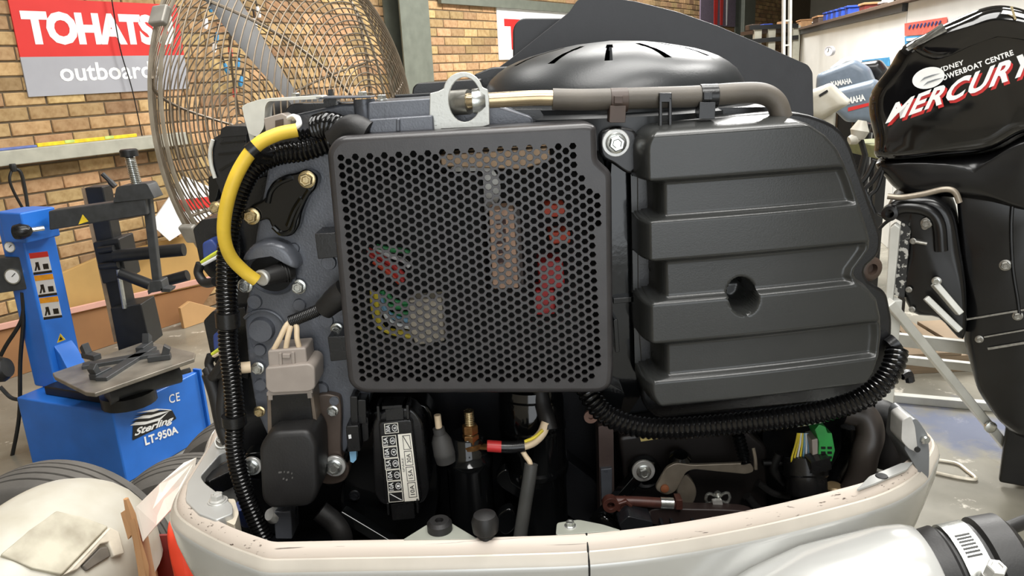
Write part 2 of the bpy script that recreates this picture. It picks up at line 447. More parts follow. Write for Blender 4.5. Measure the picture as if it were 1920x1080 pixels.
# ------------------------------------------------------------------ the setting
def concrete():
    m = bpy.data.materials.new('wet_stained_concrete'); m.use_nodes = True
    nt = m.node_tree; N = nt.nodes; L = nt.links; b = N['Principled BSDF']
    g = N.new('ShaderNodeNewGeometry')
    def noise(sc, det=6, rough=0.55):
        n = N.new('ShaderNodeTexNoise'); n.inputs['Scale'].default_value = sc; n.inputs['Detail'].default_value = det; n.inputs['Roughness'].default_value = rough
        L.new(g.outputs['Position'], n.inputs['Vector']); return n.outputs['Fac']
    def ramp(src, a, ca, bb, cb):
        r = N.new('ShaderNodeValToRGB'); e = r.color_ramp.elements; e[0].position = a; e[0].color = ca; e[1].position = bb; e[1].color = cb
        L.new(src, r.inputs[0]); return r.outputs[0]
    def mix(f, a, c):
        x = N.new('ShaderNodeMix'); x.data_type = 'RGBA'; L.new(f, x.inputs[0]); L.new(a, x.inputs[6])
        if isinstance(c, tuple): x.inputs[7].default_value = c
        else: L.new(c, x.inputs[7])
        return x.outputs[2]
    base = ramp(noise(1.6), 0.3, lin((96, 93, 82)), 0.72, lin((150, 146, 134)))
    pale = ramp(noise(5.5, 8, 0.7), 0.60, (0, 0, 0, 1), 0.66, (0.8, 0.8, 0.8, 1))
    col = mix(pale, base, lin((206, 200, 188)))
    c = atZ(1805, 805, 0)                      # spilt blue paint on the slab
    d = N.new('ShaderNodeVectorMath'); d.operation = 'SUBTRACT'; L.new(g.outputs['Position'], d.inputs[0]); d.inputs[1].default_value = tuple(c)
    sc = N.new('ShaderNodeVectorMath'); sc.operation = 'MULTIPLY'; L.new(d.outputs[0], sc.inputs[0]); sc.inputs[1].default_value = (4.4, 3.6, 0)
    ln = N.new('ShaderNodeVectorMath'); ln.operation = 'LENGTH'; L.new(sc.outputs[0], ln.inputs[0])
    ad = N.new('ShaderNodeMath'); ad.operation = 'MULTIPLY_ADD'; L.new(noise(7, 5), ad.inputs[0]); ad.inputs[1].default_value = 2.2; L.new(ln.outputs['Value'], ad.inputs[2])
    blue = ramp(ad.outputs[0], 1.55 / 2.2, (0.8, 0.8, 0.8, 1), 1.0, (0, 0, 0, 1))
    sb = N.new('ShaderNodeMath'); sb.operation = 'DIVIDE'; L.new(ad.outputs[0], sb.inputs[0]); sb.inputs[1].default_value = 2.2
    blue.node.id_data.links.new(sb.outputs[0], blue.node.inputs[0])
    col = mix(blue, col, lin((84, 96, 128)))
    L.new(col, b.inputs['Base Color'])
    rg = ramp(noise(0.9, 4), 0.38, (0.12, 0.12, 0.12, 1), 0.62, (0.55, 0.55, 0.55, 1)); L.new(rg, b.inputs['Roughness'])
    bp = N.new('ShaderNodeBump'); bp.inputs['Strength'].default_value = 0.15; bp.inputs['Distance'].default_value = 0.004
    L.new(noise(22, 6), bp.inputs['Height']); L.new(bp.outputs[0], b.inputs['Normal'])
    return m
def wpt(s, z, off=0.0): return WP + WD * s + WN * off + V((0, 0, z))
def wsz(x, y, off=0.0):
    p = atW(x, y, off); return ((p - WP).dot(WD), p.z)
def wbox(s0, s1, z0, z1, o0, o1):
    return obox(wpt((s0 + s1) / 2, (z0 + z1) / 2, (o0 + o1) / 2), WD * ((s1 - s0) / 2), WN * ((o1 - o0) / 2), V((0, 0, (z1 - z0) / 2)))
SA, SB, OW = -6.2, 21.0, 12.0
mk('floor', wbox(SA - .2, SB + .2, -0.1, 0.0, -0.2, OW + .2), concrete(), kind='structure', bevel=0)
plain = mat('painted_blockwork', (176, 170, 156), 0.85, 0, 0.06, 2, 0.2, 60)
mk('wall_right', wbox(SA, SB, 0, CEIL, OW, OW + 0.2), plain, kind='structure')
mk('wall_back', wbox(SB, SB + 0.2, 0, CEIL, 0, OW), plain, kind='structure')
# wall behind the camera with an unseen door opening added for frontal fill
d0, d1 = 6.3, 11.6
mk('wall_front', join([wbox(SA - .2, SA, 0, CEIL, 0, d0), wbox(SA - .2, SA, 0, CEIL, d1, OW), wbox(SA - .2, SA, 3.9, CEIL, d0, d1)]), plain, kind='structure')
mk('ceiling', wbox(SA, SB, CEIL, CEIL + 0.1, -0.2, OW + .2), mat('grey_roof_sheet', (150, 150, 148), 0.7, 0, 0.05, 2), kind='structure')
wall = mk('wall_left', wbox(SA, SB, 0, CEIL, -0.25, 0.0), M['mortar'], kind='structure')
# bricks of the left wall: the 300 that show largest are pieces, the rest one joined piece
def brick_geo(j=0.0):
    bw, bh = 0.2315, 0.0745; e = 0.004
    vs = []; fs = []
    for o, k in ((-0.03, 0.0), (0.0045, 0.0), (0.009, e)):
        for a, b in ((-1, -1), (1, -1), (1, 1), (-1, 1)):
            vs.append(WD * (a * (bw / 2 - k)) + WN * o + V((0, 0, b * (bh / 2 - k))))
    for i in range(2):
        for k in range(4): fs.append((i * 4 + k, i * 4 + (k + 1) % 4, (i + 1) * 4 + (k + 1) % 4, (i + 1) * 4 + k))
    fs.append((8, 9, 10, 11)); return vs, fs
bv, bf = brick_geo()
cells = []
for r in range(0, 42):
    z = 0.043 + r * 0.086
    for c in range(-16, 76):
        s = (c + (0.5 if r % 2 else 0.0)) * 0.24
        p = wpt(s, z); q = proj(p)
        vis = -40 < q[0] < 930 and -25 < q[1] < 500 and not (30 < q[0] < 275 and q[1] < 165) and not (q[0] > 420 and q[1] > 230)
        cells.append((0 if vis else 1, (p - EYE).length, s, z))
cells.sort()
b0 = None; rest = []
for i, (nv, dd, s, z) in enumerate(cells):
    p = wpt(s, z) + WN * random.uniform(-0.002, 0.002) + WD * random.uniform(-0.003, 0.003)
    if i < 300:
        if b0 is None: b0 = mk('brick', ([v + p for v in bv], bf), M['brick'], wall, smooth=False, bevel=0); WL0 = V(WL[b0.name]) - p
        else: dup(b0, wall, p + WL0)
    else: rest.append(([v + p for v in bv], bf))
mk('brick_courses', join(rest), M['brick'], wall, smooth=False, kind='stuff')

# steel posts and the rail against the brick wall
def post(xl, xr, name, off):
    s0, _ = wsz(xl, 90, 0.1); s1, _ = wsz(xr, 90, 0.1)
    c = (s0 + s1) / 2; h = max(0.06, (s1 - s0) / 2)
    o = mk(name, join([wbox(c - h, c + h, 0, CEIL - .01, 0.012, 0.03), wbox(c - 0.006, c + 0.006, 0, CEIL - .01, 0.03, off), wbox(c - h, c + h, 0, CEIL - .01, off, off + 0.014)]), M['postgreen'])
    o['kind'] = 'structure'; return o
post(738, 792, 'trim_1', 0.2)
post(1384, 1404, 'trim_2', 0.2)
a = wsz(860, -4, 0.06); b = wsz(1085, 19, 0.06)
mk('trim_3', wbox(a[0] - 0.3, b[0] + 2.0, (a[1] + b[1]) / 2 - 0.05, (a[1] + b[1]) / 2 + 0.05, 0.012, 0.06), M['postgreen'], kind='structure')

# ------------------------------------------------------------------ signs on the brick wall
def wq(c, off): return [atW(x, y, off) for x, y in c]
s0, zt = wsz(14, -6, 0.02); _, zb = wsz(50, 182, 0.02); _, zm = wsz(38, 107, 0.02)
s1, _ = wsz(355, 165, 0.02)
t = empty('wall_sign', wpt((s0 + s1) / 2, zb, 0.02), 'red and grey wall sign with white TOHATSU outboards lettering', 'sign')
mk('sign_panel', wbox(s0, s1, zb, zm, 0.0105, 0.02), M['signgrey'], t, label='grey lower half of the sign')
mk('sign_panel', wbox(s0, s1, zm, zt, 0.0105, 0.02), M['signred'], t, label='red upper half of the sign')
def wtext(s, a, b, z0, z1, off, m, parent, **k):
    return text(s, [wpt(a, z1, off), wpt(b, z1, off), wpt(b, z0, off), wpt(a, z0, off)], m, parent, **k)
ta, tz1 = wsz(36, 19, 0.022); tb, _ = wsz(321, 27, 0.022); _, tz0 = wsz(68, 84, 0.022)
wtext('TOHATSU', ta, tb, tz0, tz1, 0.0215, M['white_ink'], t, bold=0.055, space=0.95)
oa, oz1 = wsz(108, 118, 0.022); ob, _ = wsz(298, 120, 0.022); _, oz0 = wsz(118, 153, 0.022)
wtext('outboards', oa, ob, oz0, oz1, 0.0215, M['white_ink'], t, bold=0.018)
w0 = [atW(208, -10, 0.05), atW(225, 90, 0.05), atW(247, 165, 0.05), atW(268, 262, 0.06)]
mk('wall_cable', tube(cat(w0, 5), 0.004, 6), M['blackplastic'], label='thin black cable hanging in front of the red and grey sign', cat='cable')

s0, zt = wsz(931, 12, 0.02); s1, _ = wsz(1090, 24, 0.02); _, zb = wsz(946, 112, 0.02)
t = empty('wall_sign', wpt((s0 + s1) / 2, zb, 0.02), 'white wall sign with a tall red letter T beside the steel post', 'sign')
mk('sign_panel', wbox(s0, s1, zb, zt, 0.0105, 0.02), M['signwhite'], t)
a, z1 = wsz(945, 35, .022); b, _ = wsz(968, 37, .022); _, z0 = wsz(958, 93, .022)
wtext('T', a, b + 0.12, z0, z1, 0.0215, M['red_ink'], t, bold=0.05)
s0, zt = wsz(1322, -60, .1); s1, _ = wsz(1393, 0, .1); _, zb = wsz(1350, 48, .1)
t = empty('hanging_banner', wpt((s0 + s1) / 2, zb, 0.06), 'dull purple hanging banner with red and white stripes on far brick wall', 'banner')
mk('cloth', wbox(s0, s1, zb, zt, 0.0105, 0.03), M['purple'], t)
n = 3
for i, (f0, f1, mm) in enumerate(((0.30, 0.42, 'signred'), (0.46, 0.56, 'signred'), (0.62, 0.68, 'signwhite'))):
    q = [wpt(s0 + (s1 - s0) * f0, zt, .031), wpt(s0 + (s1 - s0) * f1, zt, .031), wpt(s0 + (s1 - s0) * (f1 - .02), zb + .02, .031), wpt(s0 + (s1 - s0) * (f0 + .02), zb + .02, .031)]
    mk('stripe', extr(q, WN * 0.004), M[mm], t)

# ------------------------------------------------------------------ ledge and what lies on it
s0 = -2.2; s1, zt = wsz(352, 252, 0.14); _, zl = wsz(0, 284, 0.14); _, zb = wsz(0, 313, 0.14)
led = mk('wall_ledge', wbox(s0, s1, zb, zl, 0.012, 0.14), M['ledge'], label='long pale grey ledge running along the brick wall', cat='ledge', bevel=0.006)
a, _ = wsz(72, 280, 0.1); b, _ = wsz(258, 259, 0.1)
t = empty('spirit_level', wpt((a + b) / 2, zl, 0.09), 'long yellow spirit level lying on the grey wall ledge', 'spirit level')
mk('rail', wbox(a, b, zl, zl + 0.022, 0.075, 0.10), mat('level_yellow', (226, 196, 40), 0.45), t, bevel=0.003)
for f in (0.3, 0.7): mk('vial', wbox(a + (b - a) * f - .03, a + (b - a) * f + .03, zl + .006, zl + 0.0235, 0.073, 0.102), mat('vial_green', (190, 210, 120), 0.2), t)
a, _ = wsz(-60, 290, 0.1); b, _ = wsz(70, 282, 0.1)
mk('blue_strip', wbox(a, b, zl, zl + 0.014, 0.06, 0.11), mat('faded_blue', (96, 112, 170), 0.6), label='faded blue strip lying on the wall ledge', cat='strip', bevel=0.004)
hk = [atW(24, 314, .15), atW(18, 335, .16), atW(26, 360, .16), atW(48, 400, .16)]
hk2 = [atW(24, 316, .15), atW(38, 322, .16), atW(46, 350, .16), atW(53, 395, .16)]
mk('air_hose', join([tube(cat(hk, 6), 0.008, 8), tube(cat(hk2, 6), 0.010, 8), lathe([(.016, -.03), (.02, 0), (.016, .015)], atW(24, 312, .155), (0, 0, 1), 10)]), M['blackmetal'], label='black air hose loop hanging from the grey ledge', cat='hose')

# boards leaning on the brick wall behind the tyre changer
def board(name, pts, off, m, label, th=0.03, cat_='board'):
    P = [atW(x, y, off) for x, y in pts]
    for p in P: p.z = max(p.z, 0.0)
    return mk(name, extr(P, WN * -th), m, label=label, cat=cat_, bevel=0.004)
board('long_board', [(95, 521), (186, 482), (400, 430), (400, 530), (60, 606)], 0.10, M['olive'], 'olive tan board leaning on the bricks behind the blue column')
board('pink_lath', [(-40, 617), (400, 517), (400, 527), (-40, 629)], 0.16, M['pinkboard'], 'thin pink primed lath in front of the olive board', 0.02, 'lath')
board('brown_panel', [(-60, 634), (410, 530), (415, 900), (-60, 1000)], 0.14, M['brownboard'], 'large brown panel standing behind the tyre changer', 0.03, 'panel')
board('tan_panel', [(338, 578), (356, 565), (440, 610), (440, 900), (395, 900)], 0.30, mat('tan_board', (186, 146, 98), 0.75, 0, 0.08, 3), 'light tan panel with a clipped corner beside the fan', 0.03, 'panel')
a = atW(340, 395, .25)
t = empty('small_sign', atW(340, 440, .25), 'white card with a red band on the wall behind the fan', 'sign')
mk('card', extr([atW(x, y, .25) for x, y in ((283, 420), (345, 330), (398, 352), (398, 400), (318, 452))], WN * -.01), M['signwhite'], t)
mk('red_band', extr([atW(x, y, .252) for x, y in ((328, 376), (396, 368), (396, 388), (332, 398))], WN * .004), M['signred'], t)

# propeller display seen through the fan: hung tools with blue and red handles
tcol = [M['bluecon'], M['posterblue'], M['posterred'], M['signwhite'], M['posterblue']]
kk = 0
for (x, y) in ((395, 12), (418, 34), (386, 44), (438, 55), (406, 70), (432, 96), (402, 88), (446, 118), (424, 128), (462, 30), (484, 22), (470, 60), (452, 152), (440, 172), (478, 44)):
    p = atW(x, y, 0.06); k = p.y / FPX * 1.1
    mm = [M['posterblue'], M['posterblue'], M['signwhite'], M['posterred']][(kk * 7) % 4 if x < 455 else (3 if kk % 2 else 2)]
    tt = empty('hand_tool', p - V((0, 0, 12 * k)), {M['posterblue']: 'blue handled hand tool hanging on the bricks behind the fan', M['signwhite']: 'white handled hand tool hanging on the bricks behind the fan', M['posterred']: 'red handled hand tool hanging on the bricks behind the fan'}[mm], 'tool', 'hand tools hung behind the fan')
    ang = random.uniform(-0.5, 0.5); dv = WD * math.sin(ang) + V((0, 0, math.cos(ang)))
    mk('handle', tube([p - dv * 9 * k, p - dv * 4 * k, p + dv * 3 * k, p + dv * 8 * k], [2.5 * k, 4 * k, 3.4 * k, 2.6 * k], 8), mm, tt)
    mk('shaft', tube([p + dv * 8 * k, p + dv * 22 * k], 1.4 * k, 6), M['blackmetal'], tt)
    kk += 1

# ------------------------------------------------------------------ tyre changer
C0 = atZ(238, 908, 0); e1 = (atZ(60, 870, 0) - C0); L1 = e1.length; e1.normalize()
e2 = V((e1.y, -e1.x, 0));
if e2.dot(atZ(380, 815, 0) - C0) < 0: e2 = -e2
L2 = (atZ(382, 815, 0) - C0).dot(e2)
hb = atY(212, 775, C0.y).z
tc = empty('tyre_changer', C0 + e1 * L1 / 2 + e2 * L2 / 2, 'blue workshop tyre changer with tall column and round of steel clamps', 'tyre changer')
def tb(a0, a1, b0, b1, z0, z1):   # box in the machine's own axes
    return obox(C0 + e1 * ((a0 + a1) / 2) + e2 * ((b0 + b1) / 2) + V((0, 0, (z0 + z1) / 2)), e1 * ((a1 - a0) / 2), e2 * ((b1 - b0) / 2), V((0, 0, (z1 - z0) / 2)))
bs = mk('base_cabinet', tb(0, L1, 0, L2, 0, hb), M['blue'], tc, bevel=0.008)
mk('edge_flange', tb(-0.012, 0.03, L2, L2 + 0.012, 0, hb + 0.01), M['blue'], bs)
# print on the right-hand face of the cabinet (normal = -e1)
def cq(c, off=0.0015): return [atP(x, y, C0 - e1 * off, e1) for x, y in c]
def cpoly(c, m, name, off=0.0015, th=0.0006): return mk(name, extr(cq(c, off), e1 * -th), m, bs, smooth=False)
text('CE', cq([(316, 741), (336, 735), (338, 751), (318, 757)]), M['white_ink'], bs, bold=0.01, space=1.15)
text('LT-950A', cq([(270, 819), (332, 798), (335, 812), (273, 836)], 0.0022), M['white_ink'], bs, bold=0.035)
cpoly(rpoly([(249, 799), (262, 782), (322, 768), (331, 785), (248, 826)], 3), M['ink'], 'logo_plate')
text('Sterling', cq([(253, 804), (325, 779), (327, 794), (252, 822)], 0.003), M['white_ink'], bs, bold=0.03, shear=0.35)
for k in range(5):
    y0 = 800 - k * 6
    cpoly([(244 + k * 3, y0 - 2), (270 + k * 6, y0 - 18 + k * 2), (300 + k * 5, 772 - k * 1.0), (318 + k, 770), (300, y0 - 12 + k), (272 + k * 4, y0 - 4)], M['white_ink'] if k % 2 == 0 else M['ink'], 'logo_feather', 0.0026 + k * 0.0002, 0.0002)
# turntable
zt = hb + 0.17
tp = [atZ(x, y, zt) for x, y in ((98, 699), (262, 643), (280, 640), (366, 661), (364, 672), (178, 737), (160, 735), (102, 706))]
pl = mk('turntable_plate', extr(tp, (0, 0, -0.018)), M['platesteel'], tc, bevel=0.004)
cc = sum(tp, V((0, 0, 0))) / len(tp)
def tpx(x, y, z=zt): return atZ(x, y, z)
for x, y, a in ((172, 672, 0.3), (272, 655, -0.4), (190, 705, 0.8), (300, 675, 2.4)):
    p = tpx(x, y); d = (cc - p).normalized(); sd = d.cross(V((0, 0, 1)))
    j = mk('clamp_jaw', join([obox(p + V((0, 0, .012)), d * .045, sd * .018, V((0, 0, .012))), obox(p - d * .03 + V((0, 0, .035)), d * .012 + V((0, 0, .01)), sd * .016, V((0, 0, .022)) - d * .008)]), M['darkmetal'], tc, bevel=0.003)
mk('slide_rail', beam(tpx(155, 690) + V((0, 0, .006)), tpx(300, 665) + V((0, 0, .006)), .05, .02), M['darkmetal'], tc, bevel=0.003)
mk('slide_rail', beam(tpx(190, 715) + V((0, 0, .006)), tpx(285, 655) + V((0, 0, .006)), .05, .02), M['darkmetal'], tc, bevel=0.003)
mk('spindle_housing', join([lathe([(.11, hb), (.11, hb + .05), (.07, hb + .06), (.07, zt - .018)], V((cc.x, cc.y, 0)), (0, 0, 1), 20)]), M['blackmetal'], tc)
cy0 = tpx(215, 735, zt - .09); cy1 = tpx(335, 700, zt - .09)
mk('air_cylinder', join([tube([cy0, cy1], .042, 16), tube([cy0 - (cy1 - cy0).normalized() * .03, cy0], .05, 16), tube([cy1, cy1 + (cy1 - cy0).normalized() * .05], .012, 8)]), M['darkmetal'], tc)
mk('hose_tray', obox(C0 + e1 * .28 + e2 * .24 + V((0, 0, hb + .02)), e1 * .2, e2 * .18, V((0, 0, .02))), M['blackmetal'], tc, bevel=0.006)
# column
cb = atZ(113, 716, hb); cyY = cb.y
cw = 0.075
def cz(x, y): return atY(x, y, cyY).z
ctop = cz(52, 392)
ux = e1 * -1; uy = e2
colm = mk('column', obox(V((cb.x, cb.y, (hb + ctop) / 2)), ux * cw, uy * cw, V((0, 0, (ctop - hb) / 2))), M['blue'], tc, bevel=0.012, seg=3)
hd = atY(60, 415, cyY - .03)
mk('arm_bracket', obox(V((cb.x, cb.y, ctop - .06)) - uy * 0.02 + ux * .06, ux * .07, uy * .08, V((0, 0, .065))), M['blue'], tc, bevel=0.008)
mk('column_gusset', extr([V((cb.x, cb.y, hb)) + ux * cw - uy * cw * .6, V((cb.x, cb.y, hb)) + ux * (cw + .10) - uy * cw * .6, V((cb.x, cb.y, hb + .16)) + ux * (cw + .03) - uy * cw * .6, V((cb.x, cb.y, hb + .2)) + ux * cw - uy * cw * .6], uy * cw * 1.2), M['blue'], tc, bevel=0.004)
# face of the column towards the camera-right carries the warning labels
fn = (-uy); fo = V((cb.x, cb.y, 0)) - uy * (cw + 0.001)
def fq(c, off=0.0): return [atP(x, y, fo + fn * off, fn) for x, y in c]
def fpoly(c, m, name, parent, off=0.0): return mk(name, extr(fq(c, off), fn * 0.0005), m, parent, smooth=False)
for k, hc in enumerate(('signred', None, None)):
    dy = k * 42; dx = k * 9.5
    st = fpoly([(54 + dx, 475 + dy), (89 + dx, 471 + dy), (98 + dx, 511 + dy), (63 + dx, 516 + dy)], M['signwhite'], 'warning_label', colm)
    fpoly([(54 + dx, 475 + dy), (89 + dx, 471 + dy), (91 + dx, 481 + dy), (57 + dx, 486 + dy)], M['signred'] if hc else mat('warning_orange', (240, 160, 40), 0.5), 'label_header', st, 0.001) if False else None
    hm = M['signred'] if k == 0 else mat('warning_orange', (240, 160, 40), 0.5)
    mk('label_header', extr(fq([(54 + dx, 475 + dy), (89 + dx, 471 + dy), (91.5 + dx, 481 + dy), (56.5 + dx, 485 + dy)], 0.001), fn * 0.0005), hm, colm, smooth=False)
    mk('label_pictogram', join([extr(fq([(66 + dx, 492 + dy), (72 + dx, 491 + dy), (76 + dx, 506 + dy), (72 + dx, 507 + dy), (70 + dx, 499 + dy), (68 + dx, 508 + dy), (65 + dx, 508 + dy), (67 + dx, 498 + dy)], 0.001), fn * .0005), extr(fq([(80 + dx, 495 + dy), (90 + dx, 494 + dy), (92 + dx, 504 + dy), (82 + dx, 505 + dy)], 0.001), fn * .0005), extr(fq([(62.5 + dx, 511 + dy), (97 + dx, 506.5 + dy), (98 + dx, 511 + dy), (63 + dx, 516 + dy)], 0.001), fn * .0005)]), M['ink'], colm, smooth=False)
def tri_sticker(quad, parent):
    mk('warning_sticker', extr(quad, fn * .0006), mat('warning_yellow', (232, 200, 50), 0.5), parent, smooth=False)
    c = sum(quad, V((0, 0, 0))) / 3
    mk('sticker_mark', extr([c + (q - c) * .45 + fn * .001 for q in quad], fn * .0004), M['ink'], parent, smooth=False)
tri_sticker(fq([(107, 643), (113, 625), (123, 637)]), colm)
# arm
ay = cyY - .06
arm = mk('swing_arm', pp([(90, 396), (272, 371), (276, 403), (92, 432)], ay - .03, ay + .05), M['darkmetal'], tc, bevel=0.006)
q = [atY(x, y, ay - .0315) for x, y in ((147, 421), (155, 402), (166, 415))]
mk('warning_sticker', extr(q, (0, -.0005, 0)), mat('warning_yellow', (232, 200, 50), 0.5), arm, smooth=False)
mk('arm_head', pp(rpoly([(218, 350, 6), (275, 343, 6), (290, 372), (212, 380)], 2), ay - .035, ay + .055), M['darkmetal'], tc, bevel=0.006)
mk('hex_shaft', pp([(266, 372), (281, 370), (300, 535), (286, 538)], ay, ay + .035), M['darkmetal'], tc, bevel=0.004)
mk('mount_head', join([pp(rpoly([(280, 528), (302, 526), (306, 545), (280, 550)], 3), ay - .02, ay + .05), pp([(276, 545), (284, 540), (286, 546), (278, 553)], ay - .02, ay + .04), pp([(300, 540), (320, 542), (318, 548), (302, 548)], ay - .02, ay + .04)]), M['darkmetal'], tc, bevel=0.003)
sp = [atY(243 + i * .45, 294 + i * 1.7, ay + .01) for i in range(30)]
hl = []
for i in range(180):
    f = i / 179; p = sp[0] + (sp[-1] - sp[0]) * f; a = i * 2 * math.pi / 12
    hl.append(p + V((math.cos(a) * .019, math.sin(a) * .019, 0)))
mk('lift_spring', tube(hl, .0035, 5), M['zinc'], tc)
mk('spring_cap', lathe([(.036, 0), (.036, .025), (.03, .03)], atY(243, 293, ay + .01), (0, 0, 1), 16), M['blackmetal'], tc)
mk('shaft_core', tube([atY(243, 292, ay + .01), atY(256, 350, ay + .01)], .012, 10), M['darkmetal'], tc)
mk('lock_lever', join([tube([atY(192, 326, ay), atY(214, 347, ay)], .010, 8), tube([atY(206, 340, ay), atY(216, 350, ay)], .013, 8)]), M['blackmetal'], tc)
mk('knob', join([lathe([(.0, -.03), (.03, -.025), (.034, 0), (.024, .03), (.012, .04)], atY(40, 434, cyY - .16), (1, .1, .05), 16, False, True)]), M['blackplastic'], tc)
mk('knob_rod', tube([atY(45, 433, cyY - .155), atY(82, 428, cyY - .1)], .011, 8), M['zinc'], tc)
# assist arm behind
hy = cyY + .22
mk('assist_column', pp([(158, 352), (192, 350), (252, 640), (222, 645)], hy, hy + .09), M['blackmetal'], tc, bevel=0.006)
mk('assist_edge', pp([(152, 353), (160, 352), (222, 640), (214, 642)], hy + .01, hy + .05), mat('tan_edge', (150, 128, 100), 0.5), tc)
mk('assist_carriage', pp(rpoly([(173, 455), (222, 447), (238, 524), (192, 533)], 4), hy - .04, hy + .11), M['blackmetal'], tc, bevel=0.006)
mk('assist_foot', pp([(206, 578), (264, 570), (282, 648), (222, 660)], hy - .05, hy + .1), M['blackmetal'], tc, bevel=0.006)
mk('assist_rod', tube([atY(222, 505, hy - .05), atY(234, 578, hy - .05)], .011, 8), M['zinc'], tc)
for a, b, r in (((215, 480), (345, 468), .03), ((225, 512), (282, 534), .026), ((300, 530), (352, 516), .026), ((186, 470), (214, 466), .018), ((188, 500), (222, 496), .018)):
    mk('assist_tube', tube([atY(*a, hy - .06), atY(*b, hy - .06)], r, 12), M['blackmetal'], tc)
# gauges
gy = cyY - .02
gb = mk('regulator_box', pp(rpoly([(-30, 486), (37, 482), (52, 542), (-20, 553)], 3), gy - .06, gy + .02), M['darkmetal'], tc, bevel=0.005)
def gauge(x, y, r, yy):
    o = atY(x, y, yy); k = yy / FPX
    g = mk('pressure_gauge', lathe([(r * k * 1.18, 0.03), (r * k * 1.18, -.004), (r * k, -.004)], o, (0, -1, 0) and (0, 1, 0), 24), M['zinc'], tc)
    mk('dial', lathe([(r * k, 0), (r * k * .2, .001)], o + V((0, -.0045, 0)), (0, -1, 0), 24), M['signwhite'], g)
    mk('needle', beam(o + V((0, -.008, 0)), o + V((r * k * .6, -.008, r * k * .5)), .0025, .0015, (0, 1, 0)), M['ink'], g)
gauge(24, 518, 13, gy - .065); gauge(19, 463, 9, gy - .05)
for pts in ([(42, 548), (44, 600), (38, 680), (36, 780), (20, 870)], [(46, 548), (40, 600), (10, 650), (-10, 690)], [(0, 725), (20, 745), (38, 750)]):
    mk('air_line', tube(cat([atY(x, y, gy - .04) for x, y in pts], 6), .009, 8), M['blackmetal'], tc)
mk('bead_breaker_knob', lathe([(0, -.03), (.05, -.028), (.055, 0), (.04, .03), (0, .032)], atY(2, 692, gy - .3), (1, 0, .2), 18, False, False), M['blackmetal'], tc)

# ------------------------------------------------------------------ tyres
def tyre(c, axis, R, wd, label, g='old tyres beside the tyre changer'):
    t = empty('tyre', V((c[0], c[1], 0)), label, 'tyre', g)
    h = wd / 2; prof = []
    gro = []
    for i in range(41):
        u = -1 + 2 * i / 40; x = u * h * .82
        r = R - 0.012 * u * u
        gd = 0.0
        for gpos in (-.55, -.2, .2, .55):
            if abs(u - gpos) < .035: gd = .012
        prof.append((r - gd, x))
    prof = [(R * .60, -h * .75), (R * .66, -h * .95), (R * .80, -h), (R * .93, -h * .95)] + prof + [(R * .93, h * .95), (R * .80, h), (R * .66, h * .95), (R * .60, h * .75), (R * .585, 0), (R * .60, -h * .75)]
    mk('tread_and_sidewall', lathe(prof, c, axis, 72, False, False), M['tyre'], t, ang=50)
    mk('inner_rim', lathe([(R * .585, -h * .5), (R * .5, -h * .45), (R * .5, h * .45), (R * .585, h * .5)], c, axis, 40, False, False), M['darkmetal'], t)
    return t
def tyre_at(x, y, R, wd, axis, label, dy=0.0):
    p = atZ(x, y, 2 * R); return tyre((p.x, p.y + dy, R), axis, R, wd, label)
tyre_at(72, 880, .315, .19, (0.08, 1, 0), 'dusty grey tyre standing left of the blue cabinet')
tyre_at(290, 930, .26, .19, (-0.05, 1, 0), 'dusty grey tyre standing in front of the blue cabinet', .2)
p = atY(445, 830, 2.28)
tyre((p.x, p.y + .1, .27), (0.06, 1, 0.0), .27, .2, 'grey tyre with white chalk marks beside the cabinet print')
# ------------------------------------------------------------------ second outboard, only its dirty white cowl in view
cwY = 1.15
c = atY(62, 1130, cwY)
wo = empty('outboard_motor', V((c.x, c.y + .05, 0)), 'outboard motor with dirty white cowl beside the torn carton', 'outboard motor')
def dome(c, ax, ay, hz, z0, n=48, k=10, pw=2.3):
    vs, fs = [], []
    for i in range(k + 1):
        a = math.pi / 2 * i / k; rr = math.cos(a) ** (2 / pw) if i < k else 0.0; zz = hz * math.sin(a) ** (2 / pw)
        for j in range(n):
            t = 2 * math.pi * j / n; ct, sn = math.cos(t), math.sin(t)
            vs.append(V((c.x, c.y, 0)) + ax * (rr * math.copysign(abs(ct) ** .85, ct)) + ay * (rr * math.copysign(abs(sn) ** .85, sn)) + V((0, 0, z0 + zz)))
    for i in range(k):
        for j in range(n): fs.append((i * n + j, i * n + (j + 1) % n, (i + 1) * n + (j + 1) % n, (i + 1) * n + j))
    fs.append(tuple(range(n - 1, -1, -1)))
    return vs, fs
ztop = atY(70, 940, cwY + .05).z
dg_ = dome(V((c.x, c.y + .05, 0)), V((.145, -.03, 0)), V((.04, .22, 0)), .20, ztop - .20)
cwl = mk('cowl', dg_, M['dirtywhite'], wo, ang=60)
bvh = BVHTree.FromPolygons([tuple(v) for v in dg_[0]], [f for f in dg_[1] if len(f) == 4])
def onto(poly, off, m, name, parent, th=.006):
    """lay a flat panel's outline down onto the domed cowl and thicken it"""
    P = []
    for x, y in poly:
        d = ray(x, y).normalized(); h = bvh.ray_cast(EYE, d)
        P.append(h[0] + h[1] * off if h[0] else EYE + d * 1.2)
    n = sum((bvh.ray_cast(EYE, ray(x, y).normalized())[1] or V((0, 0, 1)) for x, y in poly), V((0, 0, 0))).normalized()
    if n.z < 0: n = -n
    return mk(name, extr([p + n * .002 for p in P], n * -th), m, parent, bevel=.003)
onto([(2, 1044), (52, 1003), (104, 963), (150, 975), (199, 990), (160, 1030), (112, 1079), (60, 1068)], .006, M['dustwhite'], 'top_panel', wo, .02)
